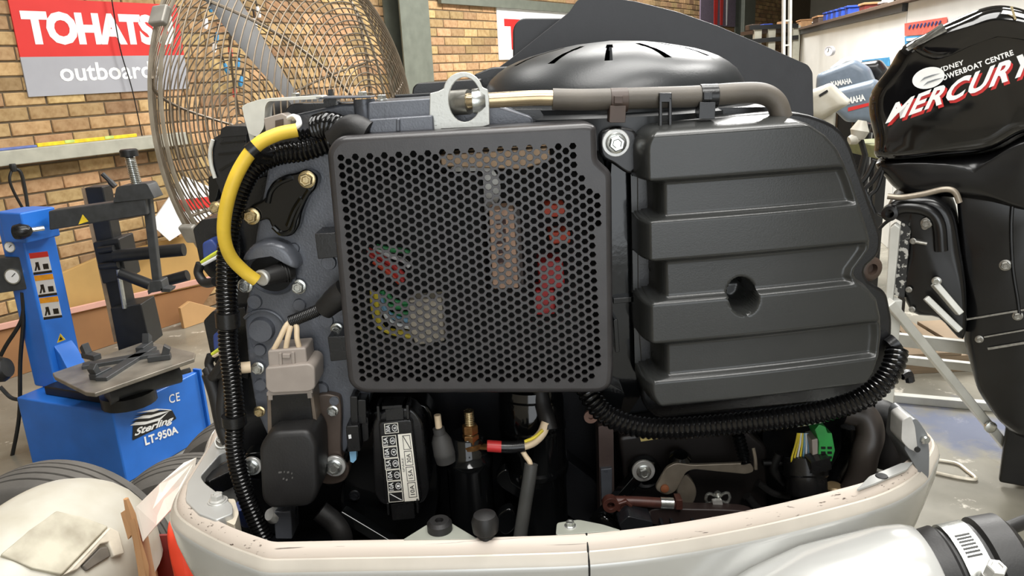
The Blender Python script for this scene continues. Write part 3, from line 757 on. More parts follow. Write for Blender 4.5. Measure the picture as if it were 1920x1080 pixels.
onto([(199, 992), (216, 1000), (226, 1040), (206, 1046), (196, 1020), (182, 1024), (140, 1070), (116, 1079), (160, 1034)], .008, mat('grey_cream_trim', (190, 182, 166), 0.5), 'panel_lip', wo, .03)
onto([(150, 1062), (184, 1028), (198, 1026), (204, 1044), (175, 1062), (160, 1072)], .004, mat('dark_recess_plastic', (92, 86, 78), 0.6), 'handle_recess', wo, .01)
mk('lower_cowl', extr([V((c.x, c.y + .05, ztop - .36)) + V((.12 * math.cos(a), .17 * math.sin(a), 0)) for a in [i * math.pi / 16 for i in range(32)]], (0, 0, .17)), M['dirtywhite'], wo, bevel=.01)
mk('midsection', box(c.x - .06, c.y - .04, 0.02, c.x + .06, c.y + .16, ztop - .36), M['dirtywhite'], wo, bevel=.02)
mk('skeg_plate', box(c.x - .16, c.y - .15, 0.0, c.x + .16, c.y + .27, .02), M['darkmetal'], wo)

# carton with its torn white flap, and the can standing in it
bx = empty('open_carton', atY(300, 1100, 1.12) * 1.0, 'torn cardboard carton with white outer flap and red inside', 'carton')
yb = 1.12
pA = atY(238, 950, yb - .08); pB = atY(352, 868, yb + .22)
zc = (atY(250, 955, yb - .05).z)
lx = V((pA.x, pA.y, 0)); rx = lx + V((.30, .02, 0)); bl = lx + V((-.15, .31, 0)); br = rx + V((-.06, .31, 0))
z0 = zc - .42
def wallq(a, b, zt0, zt1, m, nm, th=.006):
    a, b = V((a.x, a.y, 0)), V((b.x, b.y, 0)); nn = (b - a).cross(V((0, 0, 1))).normalized()
    return mk(nm, extr([a + V((0, 0, z0)), b + V((0, 0, z0)), b + V((0, 0, zt1)), a + V((0, 0, zt0))], nn * th), m, bx)
WL[bx.name] = V((lx.x + .15, lx.y + .17, z0)); bx.location = WL[bx.name]
wallq(lx, bl, zc, zc - .2, M['card'], 'side_panel'); wallq(rx, br, zc - .18, zc - .12, M['cardin'], 'side_panel')
wallq(bl, br, zc - .22, zc - .24, M['cardin'], 'back_panel'); wallq(lx, rx, zc - .16, zc - .16, M['cardin'], 'front_panel')
mk('bottom_panel', extr([p + V((0, 0, z0)) for p in (lx, rx, br, bl)], (0, 0, .006)), M['card'], bx)
yf = yb - .02
def fl(x, y, t): return atY(x, y, yf + t)
flp = [fl(252, 955, -.04), fl(296, 912, .06), fl(342, 872, .16), fl(366, 862, .2), fl(362, 888, .18), fl(338, 940, .1), fl(312, 966, .04), fl(290, 990, 0), fl(268, 1016, -.04), fl(260, 985, -.04)]
mk('torn_flap', extr(flp, V((.001, .005, .002))), M['paper'], bx, label='crumpled white torn flap', smooth=False)
mk('torn_edge', tube([fl(236, 935, -.05), fl(246, 968, -.05), fl(256, 1010, -.05), fl(268, 1060, -.05), fl(272, 1110, -.05)], [.004, .008, .006, .009, .007], 6), M['card'], bx)
mk('torn_flap', extr([fl(226, 962, -.03), fl(238, 955, -.03), fl(248, 1000, -.04), fl(240, 1012, -.04)], V((.002, .006, 0))), M['card'], bx, smooth=False)
cart = mk('storage_crate', box(lx.x - .02, lx.y - .02, 0, br.x + .02, br.y + .02, z0), M['card'], label='closed brown carton under the torn carton', cat='carton', bevel=.005)
cp = [(322, 992), (338, 985), (352, 1000), (392, 1120), (340, 1130), (312, 1010)]
pc = atY(345, 1040, 1.17)
can = empty('fuel_can', V((pc.x, pc.y + .05, z0 + .006)), 'orange red plastic can standing in the torn carton', 'can')
mk('can_body', pillow(spoly([(305, 1002), (318, 985), (338, 986), (362, 1050), (400, 1130), (420, 1240), (330, 1250), (318, 1120)], 4), 1.10, 1.20, .03), M['orangered'], can, ang=60)
mk('can_base', box(pc.x - .05, 1.10, z0 + .006, pc.x + .06, 1.2, z0 + .12), M['orangered'], can, bevel=.01)
# ------------------------------------------------------------------ big pedestal fan
fc = atY(562, 232, 1.72); FR = 0.392
fn_ = V((math.sin(math.radians(68)), -math.cos(math.radians(68)), 0.03)).normalized()
fa, fu, fv = basis(fn_)
fan = empty('pedestal_fan', V((fc.x, fc.y, 0)), 'large pedestal fan with round dusty wire cage behind the engine', 'fan')
def fpt(r, a, h): return fc + fa * h + fu * (r * math.cos(a)) + fv * (r * math.sin(a))
def ringgeo(r, h, wr, n=72, k=6):
    vs, fs = [], []
    for i in range(n):
        a = 2 * math.pi * i / n
        for j in range(k):
            b = 2 * math.pi * j / k; vs.append(fpt(r + wr * math.cos(b), a, h + wr * math.sin(b)))
    for i in range(n):
        for j in range(k):
            fs.append((i * k + j, i * k + (j + 1) % k, ((i + 1) % n) * k + (j + 1) % k, ((i + 1) % n) * k + j))
    return vs, fs
def prof(r, hm): return hm * (1 - (r / FR) ** 3.2)
for side, hm, nm in ((1, 0.17, 'front_grille'), (-1, 0.15, 'rear_grille')):
    sp = []
    for k in range(6 if side > 0 else 5):
        a = 2 * math.pi * k / (6 if side > 0 else 5) + 0.35
        sp.append(tube([fpt(r, a, side * (prof(r, hm) - .004) + side * .012) for r in [FR * i / 14 for i in range(1, 15)]], .0028, 6))
    g = mk(nm, join(sp), M['cage'], fan)
    # rings evenly spaced along the wire profile
    pts = [(FR * i / 400, prof(FR * i / 400, hm)) for i in range(401)]
    L = [0.0]
    for p, q in zip(pts, pts[1:]): L.append(L[-1] + math.hypot(q[0] - p[0], q[1] - p[1]))
    n = 34 if side > 0 else 30
    for i in range(1, n):
        tgt = L[-1] * i / n; j = min(range(401), key=lambda q: abs(L[q] - tgt))
        mk('ring', ringgeo(pts[j][0], side * (pts[j][1] + .012), .0015), M['cage'], g)
    mk('rim_band', lathe([(FR, side * .009), (FR + .004, side * .009), (FR + .004, side * .015), (FR, side * .015), (FR, side * .009)], fc, fa, 96, False, False), mat('pale_rim_steel', (166, 156, 140), .4, .4), fan)
cm = mat('rim_clip_grey', (150, 146, 138), 0.45, 0.3)
for x, y in ((303, 32), (334, 462)):
    a = math.atan2((atP(x, y, fc, fa) - fc).dot(fv), (atP(x, y, fc, fa) - fc).dot(fu))
    c = fpt(FR + .012, a, 0); rd = (fpt(1, a, 0) - fc).normalized(); tg = fa.cross(rd)
    mk('rim_clip', obox(c - rd * .003, rd * .007, tg * .018, fa * .017), cm, fan, bevel=.004)
mk('motor', lathe([(.03, -.10), (.055, -.09), (.06, .0), (.055, .02)], fc, fa, 28), M['blade'], fan)
mk('hub', lathe([(.06, .02), (.06, .05), (.03, .065)], fc, fa, 24), M['blade'], fan)
d1 = (atP(372, -20, fc, fa) - fc).normalized()
for sg in (1, -1):
    d = d1 * sg; q = fa.cross(d)
    vs, fs = [], []
    for i in range(9):
        f = i / 8; r = .05 + f * .32; wd = .055 + .02 * math.sin(f * math.pi)
        tw = math.radians(38 - 20 * f)
        ax = q * math.cos(tw) + fa * math.sin(tw); nn = d.cross(ax).normalized()
        for s, t in ((-1, 0), (0, 1), (1, 0), (0, -1)):
            vs.append(fc + fa * .035 + d * r + ax * (s * wd) + nn * (t * .004 + .006 * (1 - s * s)))
    for i in range(8):
        for k in range(4): fs.append((i * 4 + k, i * 4 + (k + 1) % 4, i * 4 + 4 + (k + 1) % 4, i * 4 + 4 + k))
    fs += [(0, 1, 2, 3), (35, 34, 33, 32)]
    mk('fan_blade', (vs, fs), M['blade'], fan, ang=60)
pb = fc - fa * .06
mk('pole', join([tube([V((pb.x, pb.y, .03)), V((pb.x, pb.y, fc.z - .09))], .024, 16), tube([V((pb.x, pb.y, .03)), V((pb.x, pb.y, .6))], .032, 16)]), M['blackmetal'], fan)
mk('pedestal_base', lathe([(.30, 0), (.30, .015), (.27, .03), (.04, .045)], V((pb.x, pb.y, 0)), (0, 0, 1), 40), M['blackmetal'], fan)

# ------------------------------------------------------------------ black outboard on its stand
setframe(30)
MY = 2.95
mo = empty('outboard_motor', V((atY(1860, 300, MY + .25).x, atY(1860, 300, MY + .25).y, 0.0)), 'tall glossy black outboard motor with white MERCURY lettering', 'outboard motor')
cg = pillow(spoly([(1627, 186), (1664, 128), (1690, 88), (1735, 62), (1795, 33), (1850, 12), (1895, 10), (1950, 28), (2030, 70), (2075, 150), (2078, 215), (2050, 235), (1985, 246), (1920, 252), (1860, 282), (1780, 294), (1650, 302), (1637, 262)], 5), MY, MY + .52, .05, 6)
mc = mk('engine_cowl', cg, M['outblack'], mo, ang=60)
mb = BVHTree.FromPolygons([tuple(v) for v in cg[0]], cg[1])
def onm(pts, off=.003):
    out = []
    for p in pts:
        h = mb.ray_cast(p - FN * .3, FN)
        out.append(h[0] - FN * off if h[0] else p + FN * .1)
    return out
def mtext(s, c, m, off, bold=0.0, shear=0.0, space=1.0, nm='lettering', sub=0):
    uv, fs = text_geo(s, bold, shear, space)
    mk(nm, (onm(quadmap(uv, quadY(c, MY)), off), fs), m, mc, fixn=False, smooth=False)
mtext('MERCURY', [(1674, 200), (1954, 93), (1946, 139), (1664, 237)], M['red_ink'], .005, .034, .26, 1.1, 'lettering_shadow')
mtext('MERCURY', [(1670, 196), (1950, 88), (1942, 134), (1660, 232)], M['white_ink'], .009, .032, .26, 1.1)
mtext('SYDNEY', [(1752, 130), (1806, 112), (1808, 121), (1754, 139)], M['white_ink'], .003, .03, 0, 1.1)
mtext('POWERBOAT CENTRE', [(1758, 144), (1898, 93), (1901, 103), (1761, 154)], M['white_ink'], .003, .03, 0, 1.1)
ov = [(1741 + 31 * math.cos(t) * .97 + 17 * math.sin(t) * .24, 146 - 31 * math.cos(t) * .26 + 19 * math.sin(t)) for t in [2 * math.pi * i / 28 for i in range(28)]]
P = onm([atY(x, y, MY) for x, y in ov], .006); mk('oval_emblem', (P, [tuple(range(28))]), M['white_ink'], mc, smooth=False)
fl_ = [(1725, 153), (1733, 145), (1748, 140), (1764, 137), (1749, 142.5), (1735, 147.5)]
P = onm([atY(x + 6, y + 8, MY) for x, y in fl_], .008); mk('emblem_mark', (P, [tuple(range(len(P)))]), mat('emblem_grey', (120, 124, 128), 0.5), mc, smooth=False)
P = onm([atY(x, y, MY) for x, y in fl_], .008); mk('emblem_mark', (P, [tuple(range(len(P)))]), mat('emblem_grey', (120, 124, 128), 0.5), mc, smooth=False)
mk('cowl_cap', pillow(spoly([(1708, 92), (1740, 66), (1800, 40), (1852, 18), (1895, 16), (1955, 34), (2025, 74), (2050, 100), (1990, 88), (1920, 72), (1860, 74), (1800, 92), (1750, 114)], 4), MY - .018, MY + .3, .04, 5), M['outblack'], mo, ang=60)
mk('vent_grille', join([beam(atY(1703 + k * 5, 92 - k * 3, MY - .02), atY(1768 + k * 2, 46 + k * 3, MY - .02), .006, .012) for k in range(4)]), M['steel'], mo)
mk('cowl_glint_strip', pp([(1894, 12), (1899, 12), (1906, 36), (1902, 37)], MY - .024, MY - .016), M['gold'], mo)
mk('lower_cowl', pillow(spoly([(1646, 304), (1780, 297), (1865, 286), (1925, 256), (1990, 250), (2010, 330), (1960, 400), (1860, 385), (1760, 372), (1690, 365), (1656, 335)], 4), MY + .03, MY + .48, .06, 5), M['satinblack'], mo, ang=60)
leg = mk('midsection', pillow(rpoly([(1792, 350), (1990, 350), (2000, 560), (1990, 800), (1920, 830), (1875, 800), (1832, 738), (1806, 640), (1812, 560), (1800, 470)], 14), MY + .06, MY + .36, .05, 5), M['satinblack'], mo, ang=60)
for x, y, r in ((1885, 497, 7), (1908, 592, 6), (1836, 636, 5)): bolt(x, y, MY + .058, r, mo, 'steel')
mk('leg_seam', tube(cat([atY(x, y, MY + .056) for x, y in ((1894, 280), (1901, 340), (1896, 420), (1899, 500), (1908, 560), (1912, 592))], 6), .006, 8), M['satinblack'], mo)
mk('leg_strip', join([beam(atY(1845, 632, MY + .055), atY(1925, 618, MY + .055), .003, .005), beam(atY(1852, 654, MY + .055), atY(1925, 642, MY + .055), .004, .008), beam(atY(1806, 600, MY + .055), atY(1925, 580, MY + .055), .004, .006)]), M['steel'], mo)  # thin steel strips set across the midsection
mk('gearcase', join([pillow(spoly([(1832, 735), (1880, 742), (1960, 745), (2050, 770), (2060, 830), (1960, 838), (1890, 815)], 4), MY + .1, MY + .32, .06, 4)]), M['satinblack'], mo, ang=60)
ggz = atY(1900, 800, MY).z
sk = atY(1960, 800, MY + .2)
mk('skeg', obox(V((sk.x, sk.y, ggz / 2 + .06)), V((FN.y, -FN.x, 0)) * .12, FN * .02, V((0, 0, ggz / 2 + .04))), M['satinblack'], mo, bevel=.01)
# clamp bracket
mk('swivel_bracket', pillow(spoly([(1662, 392), (1690, 372), (1750, 372), (1785, 400), (1800, 470), (1812, 560), (1806, 640), (1760, 600), (1712, 590), (1690, 540), (1700, 460), (1700, 415)], 4), MY - .02, MY + .3, .03, 4), M['satinblack'], mo, ang=60)
mk('bracket_rib', tube(cat([atY(x, y, MY - .025) for x, y in ((1668, 396), (1700, 388), (1740, 395), (1760, 420), (1765, 470))], 6), .022, 10), M['satinblack'], mo)
mk('pivot_tube', lathe([(.026, 0), (.026, .05), (.014, .052), (.014, .02)], atY(1670, 396, MY - .02), -FN, 18), M['satinblack'], mo)
mk('metal_pipe', tube(cat([atY(x, y, MY - .04) for x, y in ((1664, 368), (1690, 370), (1730, 364), (1770, 355), (1790, 360), (1799, 380))], 6), .010, 10), M['lever'], mo)
for x, y, r in ((1737, 418, 7), (1734, 425, 4), (1712, 452, 4), (1704, 543, 4), (1710, 580, 4), (1756, 527, 6)): bolt(x, y, MY - .03, r, mo, 'steel')
mk('stud', tube([atY(1712, 452, MY - .03), atY(1738, 457, MY - .03)], .006, 8), M['steel'], mo)
for pts, r in (([(1640, 300), (1625, 330), (1610, 350), (1612, 375)], .009), ([(1655, 310), (1636, 340), (1622, 356), (1632, 380)], .008), ([(1660, 305), (1645, 352), (1630, 370), (1640, 400)], .007), ([(1646, 400), (1668, 410), (1665, 396)], .006), ([(1648, 430), (1660, 418), (1675, 408)], .006)):
    mk('rigging_cable', tube(cat([atY(x, y, MY + .05) for x, y in pts], 6), r, 8), M['blackmetal'], mo)

st = empty('engine_stand', V((atY(1680, 500, MY).x, atY(1680, 500, MY).y, 0)), 'silver painted steel stand carrying the black outboard', 'stand')
fy = MY - .08
up0 = atY(1678, 425, fy); up1 = atY(1661, 585, fy)
mk('upright', pp([(1668, 428), (1678, 420), (1688, 428), (1674, 568), (1660, 568)], fy, fy + .05), M['stand'], st, bevel=.004)
mk('lower_upright', beam(atY(1673, 560, fy + .04), V((atY(1673, 560, fy + .04).x, atY(1673, 560, fy + .04).y, 0)), .05, .05), M['stand'], st, bevel=.004)
mk('transom_plank', pp([(1690, 412), (1709, 414), (1696, 560), (1668, 550)], fy + .06, fy + .10), M['flaked'], st, bevel=.003, label='plank with flaking black paint')
foot = atZ(1922, 892, 0.0)
mk('front_brace', beam(atY(1666, 566, fy - .02), foot + V((0, 0, .02)), .03, .04, (0, 1, 0)), M['stand'], st, bevel=.004)
o = atY(1843, 758, 2.5); 
pbt = atP(1842, 757, atY(1666, 566, fy - .05), V((0, 1, 0)))
bb = (atY(1666, 566, fy - .02) * .32 + foot * .68)
mk('brace_bolt', lathe([(.022, 0), (.022, .01), (.012, .014)], bb + V((0, -.03, .005)), (0, -1, 0), 14), M['zinc'], st)
for a, b, wd in (((1752, 532), (1800, 588), .036), ((1736, 558), (1800, 620), .022)):
    mk('side_brace', beam(atY(*a, fy + .02), atY(*b, fy + .02), .02, wd, (0, 1, 0)), M['stand'], st, bevel=.003)
bolt(1755, 527, fy + .01, 5, st, 'zinc')
for (a, b, yy, wd) in (((1682, 636), (1818, 655), MY + .25, .05), ((1692, 674), (1820, 690), MY + .45, .035)):
    mk('cross_bar', beam(atY(*a, yy), atY(b[0] + 120, b[1] + 10, yy), .03, wd), M['stand'], st, bevel=.004)
bxr = beam(atZ(1675, 745, 0.02), atZ(1900, 765, .02), .04, .04)
mk('floor_bar', bxr, M['stand'], st, bevel=.004)
setframe(0)
# flat timber pallet behind the stand
pt = atZ(1745, 700, 0)
pal = empty('timber_pallet', V((pt.x, pt.y + .4, 0)), 'low timber pallet on the concrete behind the engine stand', 'pallet')
for i in range(6): mk('plank', box(pt.x - .5 + i * .17, pt.y, .09, pt.x - .36 + i * .17, pt.y + .5, .11), M['timber'], pal, bevel=.003)
for j in range(3): mk('bearer', box(pt.x - .5, pt.y + j * .2, 0, pt.x + .5, pt.y + .1 + j * .2, .09), M['timber'], pal, bevel=.003)
rd = [atZ(x, y, .008) for x, y in ((1735, 862), (1790, 868), (1815, 884), (1829, 896), (1822, 899), (1780, 892), (1738, 880))]
mk('bent_rod', tube(cat(rd, 6, True) + [rd[0]], .007, 8), mat('pale_bent_steel', (214, 206, 190), 0.4, 0.4), label='pale bent steel rod loop lying on the wet concrete', cat='rod')
rg = [atZ(1698, 712, .02), atZ(1704, 718, .03)]
# ------------------------------------------------------------------ white partition with crowded shelf, far right
pn0 = atY(1500, 100, 11.6); pn1 = atY(2040, 60, 3.55)
pd = (pn1 - pn0); pd.z = 0; PL = pd.length; pd.normalize(); pnn = V((pd.y, -pd.x, 0))
if pnn.dot(EYE - pn0) < 0: pnn = -pnn
pp0 = V((pn0.x, pn0.y, 0))
def ppt(x, y, off=0.0): return atP(x, y, pp0 + pnn * off, pnn)
def pbox(a, b, z0, z1, o0, o1):
    return obox(pp0 + pd * ((a + b) / 2) + pnn * ((o0 + o1) / 2) + V((0, 0, (z0 + z1) / 2)), pd * ((b - a) / 2), pnn * ((o1 - o0) / 2), V((0, 0, (z1 - z0) / 2)))
zs = (ppt(1510, 60).z + ppt(1695, 28).z) / 2
part = empty('partition_wall', pp0 + pd * PL / 2, 'white boarded partition with a shelf along its top', 'partition')
ja = (ppt(1698, 60) - pp0).dot(pd)
mk('board_panel', pbox(0, ja - .01, 0, zs, -.03, 0), M['white_wall'], part, bevel=.004)
mk('board_panel', pbox(ja + .01, PL, 0, zs + .06, -.03, 0), M['white_wall'], part, bevel=.004)
mk('joint_strip', pbox(ja - .012, ja + .012, 0, zs, -.025, -.008), M['blackmetal'], part)
mk('shelf', pbox(-.4, PL, zs + .06, zs + .09, -.5, .06), mat('dark_shelf_timber', (92, 74, 60), 0.7), part, bevel=.003)
mk('shelf_edge', pbox(-.4, ja, zs + .0, zs + .06, .0, .04), M['darkmetal'], part)
ck = ppt(1570, 95, .03)
t = empty('wall_clock', ck - V((0, 0, .1)), 'small round white clock on the white partition', 'clock')
k = (ck - EYE).dot(FW) / FPX
cka = (pnn + (EYE - ck).normalized() * 1.2); cka.z = 0; cka.normalize(); ck = ck + pnn * .08
mk('clock_case', lathe([(9 * k, -.03), (9 * k, .02), (7.4 * k, .02), (7.4 * k, .01)], ck, cka, 28), M['signgrey'], t)
mk('clock_face', lathe([(7.4 * k, 0), (.005, .001)], ck + cka * .012, cka, 28), M['signwhite'], t)
mk('clock_hand', join([beam(ck + cka * .02, ck + cka * .02 + V((0, 0, 5 * k)), .008, .004), beam(ck + cka * .02, ck + cka * .02 + V((cka.y, -cka.x, 0)) * 3.5 * k, .008, .004)]), M['ink'], t)
def poster(c, m, label, marks):
    P = [ppt(x, y, .006) for x, y in c]
    t = empty('poster', (P[2] + P[3]) / 2, label, 'poster')
    mk('sheet', extr(P, pnn * .004), m, t, smooth=False)
    for c2, m2 in marks: mk('print', extr([ppt(x, y, .012) for x, y in c2], pnn * .002), m2, t, smooth=False)
poster([(1697, 44), (1776, 32), (1776, 62), (1697, 67)], M['posterred'], 'red poster with a row of blue marks on the partition', [([(1703 + i * 7, 53 - i), (1707 + i * 7, 46 - i), (1709 + i * 7, 47 - i), (1705 + i * 7, 55 - i)], M['bluecon']) for i in range(9)])
poster([(1697, 69), (1740, 66), (1738, 84), (1698, 84)], M['posterblue'], 'blue poster under the red poster on the partition', [([(1700, 72), (1735, 69), (1735, 74), (1700, 77)], M['signwhite'])])
poster([(1617, 113), (1668, 107), (1668, 124), (1617, 119)], M['posterblue'], 'pale blue strip poster low on the partition', [])
# things on the shelf
zsf = zs + .09
def onshelf(x): 
    p = ppt(x, 40, -.2); return p
def shelfbox(nm, x0, x1, hpx, m, label, c, lid=None, grp=None, off=-.25, d=.15):
    a = (ppt(x0, 30, off) - pp0).dot(pd); b = (ppt(x1, 30, off) - pp0).dot(pd)
    yy = (pp0 + pd * (a + b) / 2).y; h = hpx * yy / FPX
    a, b = (a + b) / 2 - min((b - a) / 2, .2), (a + b) / 2 + min((b - a) / 2, .2)
    t = empty(nm, pp0 + pd * (a + b) / 2 + pnn * off + V((0, 0, zsf)), label, c, grp)
    body = pbox(a, b, zsf, zsf + h, off - d, off + d)
    mk('body', body, m, t, bevel=.012)
    if lid: mk('rim', pbox(a - .01, b + .01, zsf + h, zsf + h + .02, off - d - .01, off + d + .01), lid, t, bevel=.004)
    return t
for xx in (1568, 1577, 1587, 1598, 1611): shelfbox('storage_bin', xx - 3, xx + 3, 12, M['bluebin'], 'royal blue bin in the row on the partition shelf', 'bin', M['bluebin'], 'blue bins on the partition shelf', off=-.1, d=.13)
shelfbox('parts_box', 1540, 1566, 10, M['clip'], 'brown parts box beside the blue bin', 'box', M['card'], off=-.12)
shelfbox('parts_box', 1500, 1538, 14, mat('tan_box', (180, 140, 100), 0.8), 'tan parts box at the far end of the shelf', 'box', M['card'], off=-.2)
shelfbox('parts_box', 1626, 1636, 9, M['cardin'], 'dull red parts box on the shelf', 'box', M['card'], off=-.05, d=.08)
def smallcowl(x0, x1, hpx, m, label, off=-.2):
    a = (ppt(x0, 20, off) - pp0).dot(pd); b = (ppt(x1, 20, off) - pp0).dot(pd); a, b = (a + b) / 2 - min((b - a) / 2, .26), (a + b) / 2 + min((b - a) / 2, .26); c = pp0 + pd * ((a + b) / 2) + pnn * off
    h = hpx * c.y / FPX
    t = empty('engine_cover', c + V((0, 0, zsf)), label, 'engine cover', 'engine covers stored on the shelf')
    mk('shell', dome(c, pd * ((b - a) / 2), pnn * .2, h, zsf, 24, 6, 3.5), m, t, ang=60)
    k = c.y / FPX
    mk('swoosh', pbox((a + b) / 2 - (b - a) * .2, (a + b) / 2 + (b - a) * .25, zsf + h * .35, zsf + h * .5, off + .17, off + .215), M['signgrey'], t)
smallcowl(1700, 1755, 20, M['satinblack'], 'black engine cover with grey stripe on the shelf')
smallcowl(1757, 1800, 20, M['satinblack'], 'black engine cover with grey stripe on the shelf')
smallcowl(1672, 1722, 24, M['dirtywhite'], 'grey white engine cover on the shelf beside the dull red box', -.3)
smallcowl(1806, 1880, 26, M['dirtywhite'], 'pale engine cover at the near end of the shelf')
for i, (x, w_, h_, mm, off) in enumerate(((1528, 10, 12, 'steel', -.05), (1548, 9, 14, 'blackmetal', -.35), (1572, 10, 20, 'steel', -.38), (1590, 9, 22, 'dirtywhite', -.4), (1606, 12, 20, 'blackmetal', -.4), (1630, 9, 9, 'clip', -.03), (1682, 8, 8, 'steel', -.02), (1694, 7, 10, 'blackmetal', -.04))):
    q = ppt(x, 40, off); k = (q - EYE).dot(FW) / FPX; q = V((q.x, q.y, zsf))
    t = empty('engine_part', q, {'blackmetal': 'black round engine part on the partition shelf', 'steel': 'bare metal round engine part on the partition shelf', 'dirtywhite': 'off white round part at the back of the partition shelf', 'clip': 'brown round part in front of the shelf boxes'}[mm], 'engine part', 'loose parts on the partition shelf')
    mk('casting', lathe([(w_ * k * .5, 0), (w_ * k * .6, h_ * k * .4), (w_ * k * .35, h_ * k * .7), (w_ * k * .4, h_ * k)], q, (0, 0, 1), 14), M[mm], t)
    mk('stub', tube([q + V((0, 0, h_ * k * .6)), q + V((w_ * k * .7, 0, h_ * k * .8))], w_ * k * .14, 8), M['steel'], t)
# rack and ladder at the end of the partition
rk = empty('steel_rack', ppt(1450, 80, .0) * 1.0, 'grey steel rack with brown bars at the far end of the partition', 'rack')
ry = 11.5
WL[rk.name] = V((atY(1450, 90, ry).x, ry, 0)); rk.location = WL[rk.name]
for x in (1420, 1446, 1492):
    q = atY(x, 60, ry); mk('rack_post', box(q.x - .05, ry - .05, 0, q.x + .05, ry + .05, atY(x, 48, ry).z), M['ledge'], rk, bevel=.005)
for y, y2 in ((52, 48), (78, 70)):
    mk('rack_beam', beam(atY(1405, y, ry - .06), atY(1496, y2, ry - .06), .05, .06), M['blackmetal'], rk)
mk('rack_shelf', beam(atY(1400, 62, ry + .3), atY(1500, 55, ry + .3), .6, .05), M['clip'], rk)
for i, (x, y, w_, h_, m_) in enumerate(((1410, 50, 14, 10, 'clip'), (1432, 40, 18, 9, 'bluebin'), (1470, 40, 14, 12, 'card'))):
    q = atY(x, y, ry + .3); k = ry / FPX
    z0_ = (beam(atY(1400, 62, ry + .3), atY(1500, 55, ry + .3), .6, .05)[0])
    zt_ = atY(x, 62 - (x - 1400) * .07, ry + .3).z + .03
    mk('rack_box', box(q.x - w_ * k / 2, ry + .1, zt_, q.x + w_ * k / 2, ry + .45, zt_ + h_ * k), M[m_], rk, bevel=.01)
for x0, x1, nm in ((1488, 1474, 'ladder'),):
    ld = empty('ladder', V((atY(1480, 90, 10.2).x, 10.2, 0)), 'tall pale ladder leaning beside the white partition', 'ladder')
    a0 = atY(1470, 60, 10.2); b0_ = atY(1482, 60, 10.2)
    for x in (1472, 1484):
        q = atY(x, 60, 10.2); mk('ladder_rail', beam(V((q.x - .02, 10.0, 0)), V((q.x + .05, 10.5, 2.9)), .03, .06), M['stand'], ld)
    qa = atY(1472, 60, 10.2); qb = atY(1484, 60, 10.2)
    for i in range(9):
        z = .25 + i * .3; f = z / 2.9
        mk('rung', beam(V((qa.x - .02 + .07 * f, 10 + .5 * f, z)), V((qb.x - .02 + .07 * f, 10 + .5 * f, z)), .02, .02), M['stand'], ld)
# stored outboards in front of the partition
setframe(27)
def stored(pts, Y, dpt, m, label, stripe=None, txt=None, tq=None, rnd=.05, red=None):
    cx = sum(p[0] for p in pts) / len(pts); q = atY(cx, max(p[1] for p in pts), Y)
    t = empty('outboard_motor', V((q.x, q.y, 0)) + FN * (dpt / 2), label, 'outboard motor')
    c = mk('cowl', pillow(rpoly(pts, 8), Y, Y + dpt, rnd, 4), m, t, ang=50)
    if stripe: mk('stripe', extr(quadY(stripe, Y - .004), FN * .003), M['ink'], c, smooth=False)
    if red: mk('red_stripe', extr(quadY(red, Y - .004), FN * .003), M['red_ink'], c, smooth=False)
    if txt: text(txt, quadY(tq, Y - .006), M['white_ink'], c, bold=.04)
    cc2 = V((q.x, q.y, 0)) + FN * (dpt / 2); sx2 = V((FN.y, -FN.x, 0))
    mk('midsection', obox(cc2 + V((0, 0, (q.z + .11) / 2)), sx2 * .06, FN * .08, V((0, 0, (q.z + .05) / 2))), M['satinblack'] if m is not M['dirtywhite'] else M['dirtywhite'], t, bevel=.02)
    mk('stand_foot', obox(cc2 + V((0, 0, .015)), sx2 * .1, FN * .13, V((0, 0, .015))), M['darkmetal'], t)
    return t
stored([(1530, 140), (1600, 112), (1628, 128), (1644, 165), (1628, 182), (1540, 196), (1528, 170)], 5.9, .3, M['bluegrey'], 'grey outboard with white YAMAHA lettering standing behind another', None, 'YAMAHA', [(1557, 153), (1596, 146), (1598, 156), (1559, 163)])
stored([(1556, 172), (1640, 150), (1662, 175), (1664, 215), (1640, 232), (1585, 230), (1560, 205)], 5.35, .3, M['bluegrey'], 'grey outboard with YAMAHA lettering over a red stripe', None, 'YAMAHA', [(1573, 187), (1621, 176), (1623, 188), (1576, 199)], red=[(1590, 202), (1640, 190), (1642, 195), (1590, 209)])
stored([(1505, 175), (1552, 157), (1592, 196), (1540, 226), (1512, 222)], 4.75, .25, M['dirtywhite'], 'white outboard cowl with a small dark slot near the grey outboards', [(1535, 178), (1551, 168), (1553, 172), (1537, 182)])
stored([(1552, 130), (1580, 108), (1600, 106), (1606, 120), (1560, 140)], 6.8, .3, mat('grey_white_cowl', (170, 172, 174), 0.35), 'pale grey outboard cowl behind the YAMAHA outboards')
stored([(1604, 118), (1650, 112), (1668, 135), (1650, 160), (1618, 150)], 6.4, .3, M['satinblack'], 'black outboard cowl between the grey outboards and the partition')
setframe(0)
